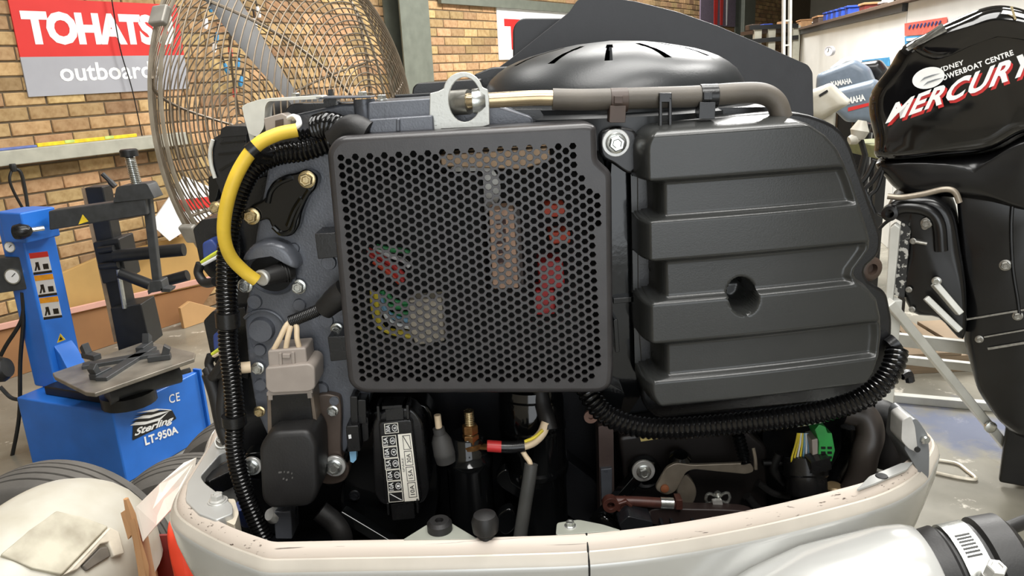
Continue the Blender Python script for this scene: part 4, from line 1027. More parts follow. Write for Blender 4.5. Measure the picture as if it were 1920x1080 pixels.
# low clutter under the stored outboards
for i, (x, y, Y, r) in enumerate(((1626, 238, 4.4, .025), (1642, 240, 4.3, .025), (1656, 240, 4.5, .025))):
    q = atY(x, y, Y)
    t = empty('carburettor_part', q - V((0, 0, r)), 'dark engine part lying on the olive green bench', 'engine part', 'engine parts on the bench')
    mk('casting', join([lathe([(r, -r), (r * 1.1, 0), (r * .7, r * .9)], q, (.3, -.3, 1), 14), tube([q, q + V((.1, -.02, .03))], r * .4, 8)]), M['castdark'], t)
gz = atY(1600, 252, 4.4).z - .02
q = atY(1600, 260, 4.4)
gb_ = empty('work_bench', V((q.x, 4.4, 0)), 'olive green bench with engine parts near the stored outboards', 'bench')
mk('bench_top', box(q.x + .05, 4.2, gz - .1, q.x + .28, 4.6, gz - .03), mat('olive_green_bench', (108, 110, 72), 0.7), gb_, bevel=.006)
for ax_ in (.07, .26):
    for ay_ in (4.22, 4.56): mk('bench_leg', box(q.x + ax_ - .015, ay_ - .015, 0, q.x + ax_ + .015, ay_ + .015, gz - .1), M['blackmetal'], gb_)
q = atY(1612, 262, 3.9) + V((-.05, 0, 0))
t = empty('grease_gun', V((q.x, 3.9, 0)), 'black lever tool with white handle standing near the black outboard', 'tool')
mk('lever', tube([atY(1607, 238, 3.9), atY(1622, 290, 3.9), V((q.x - .12, 3.9, 0))], .016, 8), M['blackmetal'], t)
mk('handle', join([lathe([(.03, -.04), (.045, 0), (.02, .05)], atY(1612, 245, 3.89), (.2, 0, 1), 12), lathe([(.02, -.03), (.03, 0), (.01, .04)], atY(1603, 260, 3.89), (1, 0, .3), 12)]), M['dirtywhite'], t)
setframe(0)
# ------------------------------------------------------------------ the uncowled outboard engine
ZR = 1.2
eng = empty('outboard_engine', V((0.03, 0.84, 0.0)), 'uncowled black outboard engine with perforated cover in a silver lower cowl', 'outboard engine')
def sub2(poly, n):            # densify a pixel outline
    out = []
    for i in range(len(poly)):
        a, b = V(poly[i]), V(poly[(i + 1) % len(poly)])
        for k in range(n): out.append(tuple(a + (b - a) * (k / n)))
    return out
# lower cowl -----------------------------------------------------------
fr = [(400, 830), (362, 885), (347, 915), (347, 938), (372, 960), (430, 990), (490, 1012), (512, 1018), (545, 1018), (640, 1016), (800, 1013), (950, 1009), (1100, 1003), (1250, 986), (1400, 960), (1540, 928), (1640, 900), (1700, 868), (1722, 838), (1726, 800)]
R3 = [atZ(x, y, ZR) for x, y in fr] + [V(p) for p in ((.43, .86, ZR), (.40, .98, ZR), (.30, 1.06, ZR), (.02, 1.09, ZR), (-.24, 1.06, ZR), (-.345, .98, ZR), (-.368, .89, ZR))]
RS = cat(R3, 6, True); nR = len(RS)
def rimoff(o, dz):
    out = []
    for i in range(nR):
        t = (RS[(i + 1) % nR] - RS[i - 1]).normalized(); n = V((t.y, -t.x, 0))
        out.append(RS[i] + n * o + V((0, 0, dz)))
    return out
# outward check
_n = rimoff(.01, 0)
_s = 1 if (_n[nR // 2] - V((0.03, .84, ZR))).length > (RS[nR // 2] - V((0.03, .84, ZR))).length else -1
def loft(profile, closed=False):
    rings = [rimoff(o * _s, z) for o, z in profile]; vs = [p for r in rings for p in r]; fs = []
    for i in range(len(rings) - 1):
        for j in range(nR): fs.append((i * nR + j, i * nR + (j + 1) % nR, (i + 1) * nR + (j + 1) % nR, (i + 1) * nR + j))
    return vs, fs
rimm = mat('worn_cream_rim_scuffed', (74, 60, 52), 0.42, 0, 0.05, 5.0, col2=(196, 184, 172), thr=(0.30, 0.37), stretch=(1.0, 60, 90))
cowl = mk('lower_cowl', loft([(.0160, -.0195), (.0168, -.0215), (.0165, -.025), (.0145, -.045), (.007, -.08), (-.006, -.12), (-.03, -.17), (-.06, -.21), (-.09, -.235)]), M['cowl'], eng, ang=50)
mk('cowl_rim', loft([(-.0035, -.06), (-.0035, -.003), (-.002, 0), (.002, -.0008), (.0078, -.0078), (.0083, -.0105)]), rimm, eng, ang=45, label='scuffed cream rim lip')
mk('seal_ledge', loft([(.0083, -.0105), (.0098, -.0112), (.0108, -.0104), (.0148, -.0160), (.0158, -.0185), (.0160, -.0195)]), mat('cream_ledge', (188, 181, 170), 0.35, 0.1, 0.05, 20), eng, ang=40)
pf = rimoff(-.03 * _s, -.11)
mk('pan_floor', extr(pf, (0, 0, -.02)), M['castdark'], eng)
# split line in the rim
sm = [atZ(1100, 1003, ZR) + V((0, d * -1, z)) for d, z in ((-.002, .0006), (.0079, -.0078), (.0103, -.0110), (.0151, -.0165), (.0170, -.0225), (.0148, -.045))]
mk('rim_seam', tube(sm, .0009, 6), M['hole'], cowl)
# rigging port with rubber boot
pa = atY(1330, 1180, .60); pe = atY(1752, 1092, .585); pax = (pe - pa).normalized(); PLn = (pe - pa).length
mk('rigging_port', lathe([(.030, 0), (.046, .05), (.054, .10), (.0555, PLn - .03), (.0535, PLn - .012), (.050, PLn - .003), (.044, PLn)], pa, pax, 48), M['cowl'], eng, ang=50)
boot = mk('rubber_boot', lathe([(.0455, -.004), (.047, .012), (.0435, .015), (.043, .042), (.047, .045), (.046, .066), (.038, .072), (.0, .073)], pe, pax, 40, True, False), M['rubber'], eng, ang=40)
mk('hose_clamp', lathe([(.0436, .018), (.0462, .018), (.0462, .038), (.0436, .038)], pe, pax, 48, False, False), M['zinc'], eng)
a_, u_, v_ = basis(pax)
for k in range(7):
    t = math.pi * .5 + 0.62 + k * .085
    rd = (u_ * math.cos(t) + v_ * math.sin(t))
top = V((0, -.35, .94)); top = (top - pax * top.dot(pax)).normalized(); sd_ = pax.cross(top)
for k in range(7):
    t = -.25 + k * .075; rd = top * math.cos(t) + sd_ * math.sin(t); tg = pax.cross(rd)
    mk('clamp_slot', obox(pe + pax * .028 + rd * .0463, pax * .006, tg * .0008, rd * .0003), M['ink'], eng)
rd = top * math.cos(-.62) + sd_ * math.sin(-.62)
if (rd.y) > 0: rd = top * math.cos(.62) + sd_ * math.sin(.62)
cbp = pe + pax * .030 + rd * .052
mk('clamp_screw', join([lathe([(.0075, -.02), (.0085, .0), (.0085, .006)], cbp, (0, -.3, .95), 16), hexprism(cbp, (0, -.3, .95), .0078, .005, .017)]), M['washer'], eng)
mk('battery_cable', tube(cat([pe + pax * .068, atY(1880, 1002, .60), atY(1905, 985, .61), atY(1960, 965, .63)], 6), .0062, 12), M['rubber'], eng)
# corner decks of the cowl
def flat(poly, z, th, m, name, bev=.0015, par=None): return mk(name, extr([atZ(x, y, z) for x, y in poly], (0, 0, -th)), m, par or eng, bevel=bev)
flat(rpoly([(347, 938), (351, 905), (403, 822), (432, 812), (436, 842), (412, 852), (376, 893), (384, 905), (436, 945), (437, 962), (405, 975), (372, 962)], 5), ZR + .002, .012, M['cowl'], 'corner_deck')
flat(rpoly([(392, 935), (440, 935), (448, 962), (440, 985), (402, 968)], 4), ZR - .004, .03, mat('cream_corner_block', (206, 196, 178), 0.4), 'corner_block')
flat([(378, 893), (430, 862), (440, 880), (392, 903)], ZR - .006, .02, M['blackplastic'], 'corner_gusset')
bolt(408, 938, atZ(408, 938, ZR + .003).y, 13, eng, 'washer', (0, 0, 1), washer=21)
bolt(417, 826, atZ(417, 826, ZR + .01).y, 10, eng, 'steel', (0, -.7, .7), washer=17)
flat(rpoly([(1606, 918), (1630, 893), (1690, 868), (1712, 866), (1700, 880), (1640, 906)], 3), ZR + .001, .002, M['cowl'], 'corner_deck')
q = atZ(1653, 893, ZR + .001); mk('deck_hole', lathe([(.006, 0), (.0055, .0008), (.001, .0008)], q, (0, 0, 1), 16), M['ink'], eng)
flat(rpoly([(755, 1012), (800, 984), (845, 980), (895, 1010)], 4), ZR + .0005, .003, M['bracketgrey'], 'cowl_bracket')
q = atZ(825, 993, ZR + .0005); mk('rubber_grommet', lathe([(.0115, 0), (.0115, .007), (.009, .010), (.004, .010), (.0035, .006), (0, .006)], q, (0, 0, 1), 24, True, False), M['rubber'], eng)
flat(rpoly([(1042, 1003), (1044, 980), (1085, 974), (1130, 983), (1165, 994)], 5), ZR + .0005, .003, M['bracketgrey'], 'cowl_bracket')
bolt(1069, 986, atZ(1069, 986, ZR + .001).y, 9.5, eng, 'zinc', (0, 0, 1), washer=14)
q = atZ(911, 1000, ZR + .002); mk('rubber_stop', lathe([(.008, -.04), (.008, .0), (.0115, .003), (.0125, .012), (.010, .019), (.004, .021), (0, .021)], q, (0, 0, 1), 24, True, False), M['rubber'], eng)
# latch
LY = atZ(1722, 838, ZR).y - .012
lt = mk('cowl_latch', pp(rpoly([(1703, 792, 8), (1718, 783, 10), (1740, 815, 6), (1743, 850), (1742, 895, 8), (1730, 912, 8), (1716, 875), (1696, 842)], 4), LY - .02, LY + .02), M['latch'], eng, bevel=.004, seg=3)
mk('latch_face', pp(rpoly([(1692, 788), (1708, 780), (1716, 800), (1722, 850), (1704, 842), (1690, 826)], 5), LY - .024, LY + .0), mat('pale_latch_plastic', (178, 176, 172), 0.4), lt, bevel=.003)
o = atY(1733, 823, LY - .02); mk('latch_pin', lathe([(.0045, -.004), (.0045, .003), (.003, .0045)], o, (0, -1, 0), 16), M['zinc'], lt)
o = atY(1719, 842, LY - .024); mk('latch_screw', lathe([(.0028, -.002), (.0028, .002)], o, (0, -1, 0), 12), M['ink'], lt)
# leg below the cowl and the stand it hangs on (out of frame, carries the engine)
mk('midsection', box(-.06, .78, .35, .12, .98, .96), M['cowl'], eng, bevel=.02)
mk('transom_bracket', box(.10, .80, .62, .20, .96, .95), M['satinblack'], eng, bevel=.01)
es = empty('engine_stand', V((.22, .88, 0)), 'plain steel stand carrying the uncowled engine', 'stand')
mk('stand_plank', box(.20, .70, .60, .25, 1.06, .94), M['timber'], es, bevel=.004)
for y in (.74, 1.02): mk('stand_post', box(.25, y - .02, .04, .29, y + .02, .94), M['stand'], es)
for y in (.70, 1.02): mk('stand_foot', box(-.2, y, 0, .7, y + .04, .04), M['stand'], es)

# engine block ---------------------------------------------------------
mk('engine_block', pp(rpoly([(462, 232), (905, 200), (1480, 222), (1600, 330), (1640, 560), (1640, 760), (1600, 980), (500, 1010), (470, 700)], 12), .83, 1.02), M['castdark'], eng, bevel=.004)
head = mk('cylinder_head', pp(rpoly([(505, 225), (640, 195), (905, 187), (1000, 220), (1000, 715), (700, 720), (680, 790), (640, 860), (520, 860), (480, 770), (466, 690), (458, 600), (470, 520), (480, 440), (500, 330)], 10), .757, .84), M['cast'], eng, bevel=.003)
# top rail of the head with its ribs
mk('head_cover', pp(rpoly([(690, 192), (812, 184), (816, 246), (690, 252)], 5), .735, .84), M['cast'], eng, bevel=.005, seg=3)
mk('head_cover_lip', join([pp(rpoly([(690, 224), (812, 216), (814, 246), (692, 252)], 5), .722, .74), pp(rect(742, 222, 750, 248, 0, 0), .719, .74)]), M['cast'], eng, bevel=.004, seg=3)
mk('head_post', lathe([(.0105, -.035), (.0105, .0)], atY(683, 186, .76), (0, 0, 1), 20), M['cast'], eng)
for x, y in ((680, 182), (716, 188)): bolt(x, y, .76, 8.5, eng, 'zinc', (0, 0, 1))
bolt(555, 184, .79, 8, eng, 'zinc', (0, 0, 1))
# small bosses on the head
def boss(x, y, r, h=.004, yy=.757, nm='casting_boss'): 
    k = yy / FPX; mk(nm, lathe([(r * k * 1.06, 0), (r * k, h * .7), (r * k * .94, h)], atY(x, y, yy), (0, -1, 0), 24), M['cast'], head)
for x, y, r, h in ((492, 617, 24, .007), (562, 571, 12, .003), (478, 565, 14, .003), (488, 655, 12, .003), (552, 465, 10, .003), (490, 720, 12, .004), (617, 492, 14, .003), (612, 600, 14, .003), (603, 728, 14, .004), (630, 745, 10, .01)): boss(x, y, r, h)
rib = [atY(492 + 43 * math.cos(t), 622 - 40 * math.sin(t), .756) for t in [math.radians(a) for a in range(15, 150, 9)]]
mk('casting_rib', tube(rib, .0018, 8), M['cast'], head)
# plug well: hooded oval opening with dark cavity
hood = [(455 + 0, 500)] 
op = [(512 + 58 * math.cos(t) * 1.0, 506 - 40 * math.sin(t) - 10 * math.cos(t)) for t in [2 * math.pi * i / 30 for i in range(30)]]
op = [(508 + 47 * math.cos(t) - 6 * math.sin(t), 513 + 38 * math.sin(t) + 14 * math.cos(t)) for t in [2 * math.pi * i / 30 for i in range(30)]]
P = [atY(x, y, .7535) for x, y in op]; cP = sum(P, V((0, 0, 0))) / 30
vs = [p for p in P] + [cP + (p - cP) * .9 + V((0, -.004, 0)) for p in P] + [cP + (p - cP) * .78 + V((0, .0, 0)) for p in P] + [cP + (p - cP) * .5 + V((0, .003, 0)) for p in P]
fs = []
for i in range(3):
    for j in range(30): fs.append((i * 30 + j, i * 30 + (j + 1) % 30, (i + 1) * 30 + (j + 1) % 30, (i + 1) * 30 + j))
mk('plug_well_rim', (vs[:90], [f for f in fs if max(f) < 90]), M['cast'], head, ang=60)
mk('plug_well', ([cP + (p - cP) * .82 + V((0, -.001, 0)) for p in P], [tuple(range(30))]), M['hole'], head, smooth=False)
mk('plug_hood', pillow(spoly([(452, 488), (470, 462), (505, 452), (536, 462), (556, 488), (556, 506), (530, 492), (500, 484), (470, 486)], 4), .738, .757, .008, 4), M['cast'], head, ang=60)
mk('plug_boot', join([tube([atY(548, 508, .752), atY(520, 513, .742), atY(498, 519, .735)], [.008, .0095, .0085], 18)] + [tube([atY(540 - i * 5, 510, .7495 - i * .001), atY(538 - i * 5, 510.5, .749 - i * .001)], .0108, 16) for i in range(3)]), M['rubber'], eng)
mk('plug_terminal', lathe([(.0070, -.003), (.0080, 0), (.0080, .002), (.0064, .003), (.0058, .001), (.0, .001)], atY(492, 520, .7285), (-.3, -.9, -.1), 24, True, False), M['washer'], eng)
# gloss black cover plate
gp = mk('breather_cover', pp(spoly([(474, 418), (460, 400), (472, 384), (496, 372), (508, 345), (530, 330), (556, 324), (574, 318), (594, 330), (592, 352), (578, 370), (566, 398), (560, 424), (546, 442), (522, 442), (508, 424), (500, 412)], 5), .7425, .757), M['gloss'], eng, bevel=.003, seg=3)
mk('breather_rib', tube(cat([atY(x, y, .7420) for x, y in ((502, 380), (508, 358), (524, 342), (548, 332))], 6), .0028, 8), M['gloss'], gp)
mk('breather_rib', tube(cat([atY(x, y, .7420) for x, y in ((512, 425), (528, 438), (546, 432), (554, 408), (568, 376), (580, 356))], 6), .0026, 8), M['gloss'], gp)
mk('breather_rib', tube(cat([atY(x, y, .7415) for x, y in ((540, 424), (552, 394), (566, 372))], 6), .003, 8), M['gloss'], gp)
bolt(576, 336, .7405, 12.5, eng, 'gold'); bolt(472, 405, .7405, 12.5, eng, 'gold')
for x, y, r in ((560, 537, 11.5), (460, 535, 11), (484, 690, 10), (632, 617, 10)): bolt(x, y, .7545, r, eng, 'zinc')
bolt(405, 389, .775, 9, eng, 'gold')
# rubber pads against the perforated cover
for x0, y0, x1, y1 in ((590, 438, 634, 486), (614, 632, 655, 678)):
    mk('cover_pad', pp(rpoly([(x0, y0), (x1, y0 - 2), (x1 + 3, y1 - 4), (x0 + 6, y1)], 2), .725, .758), M['blackplastic'], eng, bevel=.0015)
# white bracket and grey plug at the top left
wb = mk('sensor_bracket', join([pp(rpoly([(458, 196, 8), (486, 186, 10), (600, 179, 3), (608, 183, 2), (592, 186, 2), (502, 190, 10), (497, 200), (495, 240, 6), (482, 258, 8), (466, 250), (456, 215)], 4), .742, .766), pp(rpoly([(453, 200), (466, 192), (478, 262), (470, 268)], 4), .756, .774)]), M['paleplastic'], eng, bevel=.0025, seg=3)
mk('bracket_strap', pp([(590, 181), (694, 180), (694, 184), (592, 186)], .742, .775), M['cast'], eng, bevel=.0008)
pg = mk('sensor_plug', pp(rpoly([(494, 222), (528, 212), (546, 222), (546, 246), (498, 250)], 3), .733, .756), M['connector'], eng, bevel=.0015)
mk('plug_latch', pp([(516, 226), (530, 223), (530, 238), (516, 240)], .7305, .735), M['clip'], pg)
for k in range(2): mk('sensor_wire', tube(cat([atY(540 + k * 10, 222 + k, .735), atY(552 + k * 6, 218 + k * 2, .728), atY(560 + k * 2, 228 + k * 4, .722), atY(555, 240, .72)], 5), .0022, 8), M['signwhite'], eng)
ys = [(557, 244, .719), (520, 252, .714), (482, 272, .708), (452, 312, .704), (432, 358, .702), (421, 408, .703), (421, 448, .706), (433, 482, .712), (458, 509, .719), (481, 526, .7225)]
mk('yellow_sleeve', tube(cat([atY(*p) for p in ys], 7), [.0060, .0060] + [.0062] * 59 + [.0058, .0056][:max(0, 0)] + [.0062] * 3 if False else .0062, 16), M['yellow'], eng)
mk('cable_band', tube([atY(468, 286, .7065), atY(480, 276, .7085)], .0074, 16), M['blackplastic'], eng)
mk('cable_tie', tube([atY(470, 288, .712), atY(500, 292, .73)], .0085, 12), M['blackplastic'], eng)
# conduits ---------------------------------------------------------------
def P3(l, n=7): return cat([atY(*p) for p in l], n)
mk('wiring_conduit', corr(P3([(640, 250, .75), (612, 268, .742), (570, 282, .737), (520, 290, .736), (480, 310, .734), (455, 345, .733), (436, 400, .733), (428, 460, .733), (425, 540, .733), (427, 590, .733)]), .0105), M['hose'], eng)
mk('wiring_conduit', corr(P3([(427, 600, .733), (428, 650, .733), (436, 720, .733), (441, 780, .732), (440, 830, .730), (447, 880, .728), (462, 930, .726), (480, 975, .724), (496, 1012, .722)]), .0098), M['hose'], eng)
mk('tape_wrap', tube(P3([(426, 585, .733), (428, 612, .733)], 2), .0118, 16), M['blackplastic'], eng)
mk('tape_wrap', tube(P3([(438, 778, .732), (440, 796, .732)], 2), .0122, 16), M['blackplastic'], eng)
mk('wiring_conduit', corr(P3([(598, 240, .745), (620, 236, .738), (650, 248, .732), (672, 262, .728)]), .0135), M['hose'], eng)
mk('wiring_conduit', corr(P3([(650, 215, .79), (640, 232, .775), (600, 250, .765), (560, 262, .76)]), .010), M['hose'], eng)
mk('conduit_sleeve', tube(P3([(628, 262, .732), (660, 240, .725), (690, 252, .722)], 5), .0125, 18), M['rubber'], eng)
mk('tie_clip', join([pp([(614, 168), (622, 167), (626, 186), (616, 187)], .775, .782), pp(rpoly([(605, 186), (632, 185), (626, 208), (610, 208)], 4), .77, .79)]), M['blackplastic'], eng)
mk('dark_filler', pp(rpoly([(545, 194), (690, 190), (690, 300), (600, 330), (470, 300), (500, 250)], 8), .79, .83), M['blackplastic'], eng, bevel=.003)
# ignition coils down the left edge
def coil(poly, y0, y1, m='blackplastic', nm='ignition_coil'): return mk(nm, pp(rpoly(poly, 4), y0, y1), M[m], eng, bevel=.003, seg=3)
c1 = coil([(397, 262), (412, 252), (462, 250), (466, 330), (418, 372), (400, 330)], .775, .83)
mk('coil_lid', pp(rpoly([(414, 242), (424, 236), (462, 236), (464, 254), (412, 258)], 3), .77, .83), M['blackplastic'], c1, bevel=.002)
mk('coil_step', join([pp([(408, 288), (446, 284), (450, 288), (410, 292)], .772, .776), pp([(410, 318), (440, 300), (442, 304), (412, 322)], .772, .776), pp([(412, 268), (458, 264), (458, 267), (413, 271)], .772, .776)]), M['gloss'], c1)
mk('pale_edge', tube(P3([(399, 262, .772), (394, 285, .772), (396, 310, .772), (403, 334, .772)], 5), .002, 8), M['paleplastic'], c1)
coil([(390, 332), (408, 326), (412, 348), (404, 380), (392, 380)], .78, .81, 'gloss', 'coil_boss')
for k, (dx, dy) in enumerate(((0, 0), (20, 172))):
    cc_ = coil([(361 + dx, 430 + dy), (378 + dx, 412 + dy), (440 + dx, 404 + dy), (452 + dx, 470 + dy), (446 + dx, 540 + dy), (392 + dx, 520 + dy), (376 + dx, 500 + dy)], .79, .84, 'blackplastic')
    mk('coil_connector', pp(rpoly([(378 + dx, 456 + dy), (396 + dx, 448 + dy), (408 + dx, 460 + dy), (408 + dx, 486 + dy), (380 + dx, 488 + dy)], 6), .772, .80), M['bluecon'], cc_, bevel=.003)
    mk('coil_wire', tube(P3([(378 + dx, 492 + dy, .77), (392 + dx, 482 + dy, .765), (412 + dx, 470 + dy, .76)], 5), .0018, 8), mat('yellow_green_wire', (206, 212, 70), 0.45), cc_)
    mk('coil_wire', tube(P3([(374 + dx, 500 + dy, .772), (392 + dx, 490 + dy, .765), (414 + dx, 478 + dy, .76)], 5), .0018, 8), M['signwhite'] if k == 0 else M['wirewhite'], cc_)
    mk('coil_boot', tube(P3([(376 + dx, 494 + dy, .77), (372 + dx, 512 + dy, .77), (384 + dx, 530 + dy, .765), (404 + dx, 528 + dy, .755)], 6), .0048, 10), M['rubber'], cc_)
for pts, r in (([(388, 690, .77), (402, 705, .765), (430, 660, .75)], .006), ([(392, 700, .77), (405, 740, .768), (418, 800, .765), (430, 830, .76)], .008), ([(424, 706, .765), (418, 760, .762), (422, 800, .76)], .007)):
    mk('loom_branch', tube(P3(pts, 6), r, 12), M['rubber'], eng)
mk('clear_sleeve', tube(P3([(452, 690, .745), (470, 688, .748)], 2), .006, 12), M['wirewhite'], eng)
for x, y, w_, h_ in ((400, 420, 60, 420),): mk('coil_backing', pp(rpoly([(420, 360), (500, 330), (505, 760), (530, 1000), (450, 1000), (430, 700)], 6), .80, .83), M['castdark'], eng)
mk('blue_plug', lathe([(.008, -.02), (.009, 0), (.007, .01)], atY(456, 958, .75), (0, -.4, .9), 16), M['bluecon'], eng)
# stator connector and braided lead -------------------------------------
mk('lead_boot', tube(P3([(648, 545, .722), (630, 560, .724), (608, 580, .728)], 4), [.0125, .0125, .0125, .0125, .012, .012, .0112, .0108, .0105], 20), M['rubber'], eng)
mk('braided_sleeve', corr(P3([(614, 572, .727), (590, 584, .727), (566, 594, .727), (544, 603, .727)], 6), .0062, .0018, .0004, 14), M['blackplastic'], eng)
for k, (xa, xb) in enumerate(((540, 514), (543, 536), (548, 562))):
    mk('stator_wire', tube(P3([(548, 600, .727), (xa - 4 + k * 6, 612, .724), ((xa + xb) / 2 + (k - 1) * 2, 634, .722), (xb, 656, .724), (xb, 668, .726)], 6), .0027, 10), M['wirewhite'], eng)
sc_ = mk('stator_connector', join([pp(rpoly([(501, 658), (573, 652), (577, 690), (504, 696)], 5), .718, .75), pp(rpoly([(497, 690), (580, 682), (590, 690), (591, 728), (580, 735), (508, 738), (498, 730)], 6), .712, .752)]), M['connector'], eng, bevel=.002, seg=3)
mk('connector_latch', join([pp(rect(522, 662, 528, 690, 0, .05), .716, .72), pp(rect(546, 660, 552, 688, 0, .05), .716, .72), pp(rect(529, 664, 544, 672, 2), .7155, .72)]), M['connector'], sc_, bevel=.0008)
# rectifier and its capped plug
rc = mk('rectifier_frame', pp(rpoly([(500, 736), (586, 732), (600, 830), (502, 838)], 3), .728, .77), mat('bronze_grey_frame', (112, 100, 88), 0.4, 0.3), eng, bevel=.0015)
mk('rectifier_block', pp(rpoly([(507, 742), (580, 738), (591, 828), (510, 834)], 2), .7255, .76), M['blackplastic'], rc, bevel=.001)
mk('frame_tab', join([pp([(500, 736), (586, 731), (586, 737), (500, 742)], .7235, .73), pp([(503, 742), (511, 741), (511, 750), (503, 750)], .7235, .73), pp([(576, 738), (584, 737), (585, 746), (577, 747)], .7235, .73)]), M['connector'], rc)
mk('silver_tag', pp(rpoly([(518, 806), (568, 802), (570, 814), (514, 818)], 2), .722, .728), M['washer'], rc)
cap = mk('square_cap', pillow(rpoly([(484, 838, 20), (506, 812, 18), (580, 808, 20), (594, 832, 18), (598, 925, 18), (582, 952, 18), (506, 956, 20), (490, 940, 18)], 14), .698, .745, .006, 5), M['rubber'], eng, ang=60)
mk('cap_neck', pp(rpoly([(508, 806), (576, 802), (584, 830), (500, 834)], 5), .712, .745), M['rubber'], cap, bevel=.002)
mk('cap_mark', join([pp([(522 + a, 885 + b), (522 + a + w_, 884 + b), (522 + a + w_, 887 + b), (522 + a, 888 + b)], .6976, .699) for a, b, w_ in ((0, 0, 6), (10, -1, 2), (16, 0, 4), (8, 12, 3), (14, 14, 3), (24, 2, 2), (25, 10, 2))]), mat('worn_mark', (90, 88, 86), 0.6), cap)
for x, y in ((487, 771), (624, 770)): bolt(x, y, .748, 9, eng, 'gold' if x < 500 else 'zinc')
mk('mount_arm', join([pp(spoly([(590, 748), (628, 742), (640, 762), (640, 850), (655, 880), (640, 905), (600, 902), (596, 830)], 5), .748, .775)]), mat('bronze_dark_mount', (86, 74, 66), 0.35, 0.3), eng, bevel=.002)
mk('mount_plate', pp(spoly([(455, 858), (480, 850), (560, 846), (612, 848), (648, 862), (650, 890), (628, 908), (560, 905), (470, 900), (452, 886)], 5), .750, .775), M['gloss'], eng, bevel=.003)
bolt(472, 875, .742, 12, eng, 'zinc', washer=20); bolt(627, 875, .742, 13, eng, 'zinc', washer=23)
mk('lower_link', join([pp([(512, 960), (545, 958), (548, 1012), (516, 1012)], .72, .75)]), M['cast'], eng, bevel=.002)
mk('drain_fitting', lathe([(.008, -.01), (.009, 0), (.006, .006)], atY(512, 966, .725), (-.4, -.6, .5), 16), M['washer'], eng)
bolt(665, 928, .765, 9, eng, 'castdark'); 
mk('gloss_bracket', pp(spoly([(650, 800), (700, 770), (800, 760), (820, 860), (822, 950), (790, 1010), (690, 1010), (640, 960), (645, 880)], 5), .765, .80), M['gloss'], eng, bevel=.004)
mk('oil_pipe', tube(P3([(600, 958, .735), (625, 978, .733), (640, 1000, .73), (645, 1030, .73)], 6), .011, 14), M['rubber'], eng)
mk('diagonal_arm', beam(atY(640, 960, .745), atY(740, 1020, .73), .012, .016, (0, 1, 0)), M['gloss'], eng, bevel=.002)
# small two-part connector
mk('relay_plug', join([pp(rect(656, 744, 670, 800, 2, .03), .735, .755), pp(rect(668, 750, 686, 795, 2, .03), .738, .757), pp(rpoly([(648, 800), (672, 798), (676, 846), (652, 848)], 3), .728, .755), pp(rpoly([(676, 780), (690, 782), (692, 825), (680, 830)], 5), .74, .76)]), M['blackplastic'], eng, bevel=.0015)
mk('plug_tip', pp([(655, 846), (668, 845), (668, 862), (662, 868), (657, 866)], .733, .742), M['wireblue'], eng)
mk('plug_window', pp([(653, 816), (658, 815), (659, 822), (654, 823)], .7275, .729), M['signwhite'], eng)
# fuse box -----------------------------------------------------------------
FY = .722
fb = mk('fuse_box', pp(rpoly([(697, 795, 22), (716, 768, 16), (772, 764, 18), (792, 790, 22), (806, 920, 24), (796, 945, 18), (716, 948, 18), (702, 930, 20)], 18), FY + .006, FY + .035), M['blackplastic'], eng, bevel=.003, seg=3)
mk('fuse_lid', pp(rpoly([(709, 792, 8), (772, 786, 8), (790, 938, 6), (722, 946, 6)], 6), FY, FY + .02), M['blackplastic'], fb, bevel=.002, seg=3)
mk('lid_clip', join([pp(rect(706, 762, 711, 790, 1, .06), FY - .004, FY + .02), pp(rect(761, 760, 766, 786, 1, .06), FY - .004, FY + .02), pp(rect(716, 762, 754, 768, 1, 0, -.06), FY - .002, FY + .02), pp([(722, 768), (756, 765), (757, 787), (724, 790)], FY + .002, FY + .02)]), M['blackplastic'], fb, bevel=.0008)
mk('lid_clip', join([pp(rect(725, 944, 729, 966, 1, .06), FY - .004, FY + .02), pp(rect(780, 938, 784, 962, 1, .06), FY - .004, FY + .02), pp([(732, 946), (776, 940), (778, 972), (736, 976)], FY + .001, FY + .02)]), M['blackplastic'], fb, bevel=.0008)
LT = [atY(*p, FY - .0006) for p in ((716, 795), (768, 790), (786, 938), (728, 943))]
def lpt(u, v, off=0.0):
    tl, tr, br, bl = LT; return (tl * (1 - u) + tr * u) * (1 - v) + (bl * (1 - u) + br * u) * v + V((0, -off, 0))
def lq(u0, v0, u1, v1, off): return [lpt(u0, v0, off), lpt(u1, v0, off), lpt(u1, v1, off), lpt(u0, v1, off)]
def lquad(u0, v0, u1, v1, off, m, nm='label_field'): return mk(nm, (lq(u0, v0, u1, v1, off), [(0, 1, 2, 3)]), m, fb, smooth=False, fixn=False)
def ltext(s, u0, v0, u1, v1, off, m, bold=.012): text(s, [lpt(u0, v1, off), lpt(u0, v0, off), lpt(u1, v0, off), lpt(u1, v1, off)], m, fb, bold=bold, name='fuse_lettering')
lquad(.53, .145, 1.0, 1.0, .0001, M['label'], 'spare_label')
rows = [('30A', '6', .0, .125, .06), ('15A', '5', .15, .285, -.06), ('10A', '4', .288, .43, -.05), ('15A', '3', .433, .575, -.03), ('10A', '2', .578, .72, -.01), ('10A', '1', .723, .86, 0), ('', '', .863, .995, 0)]
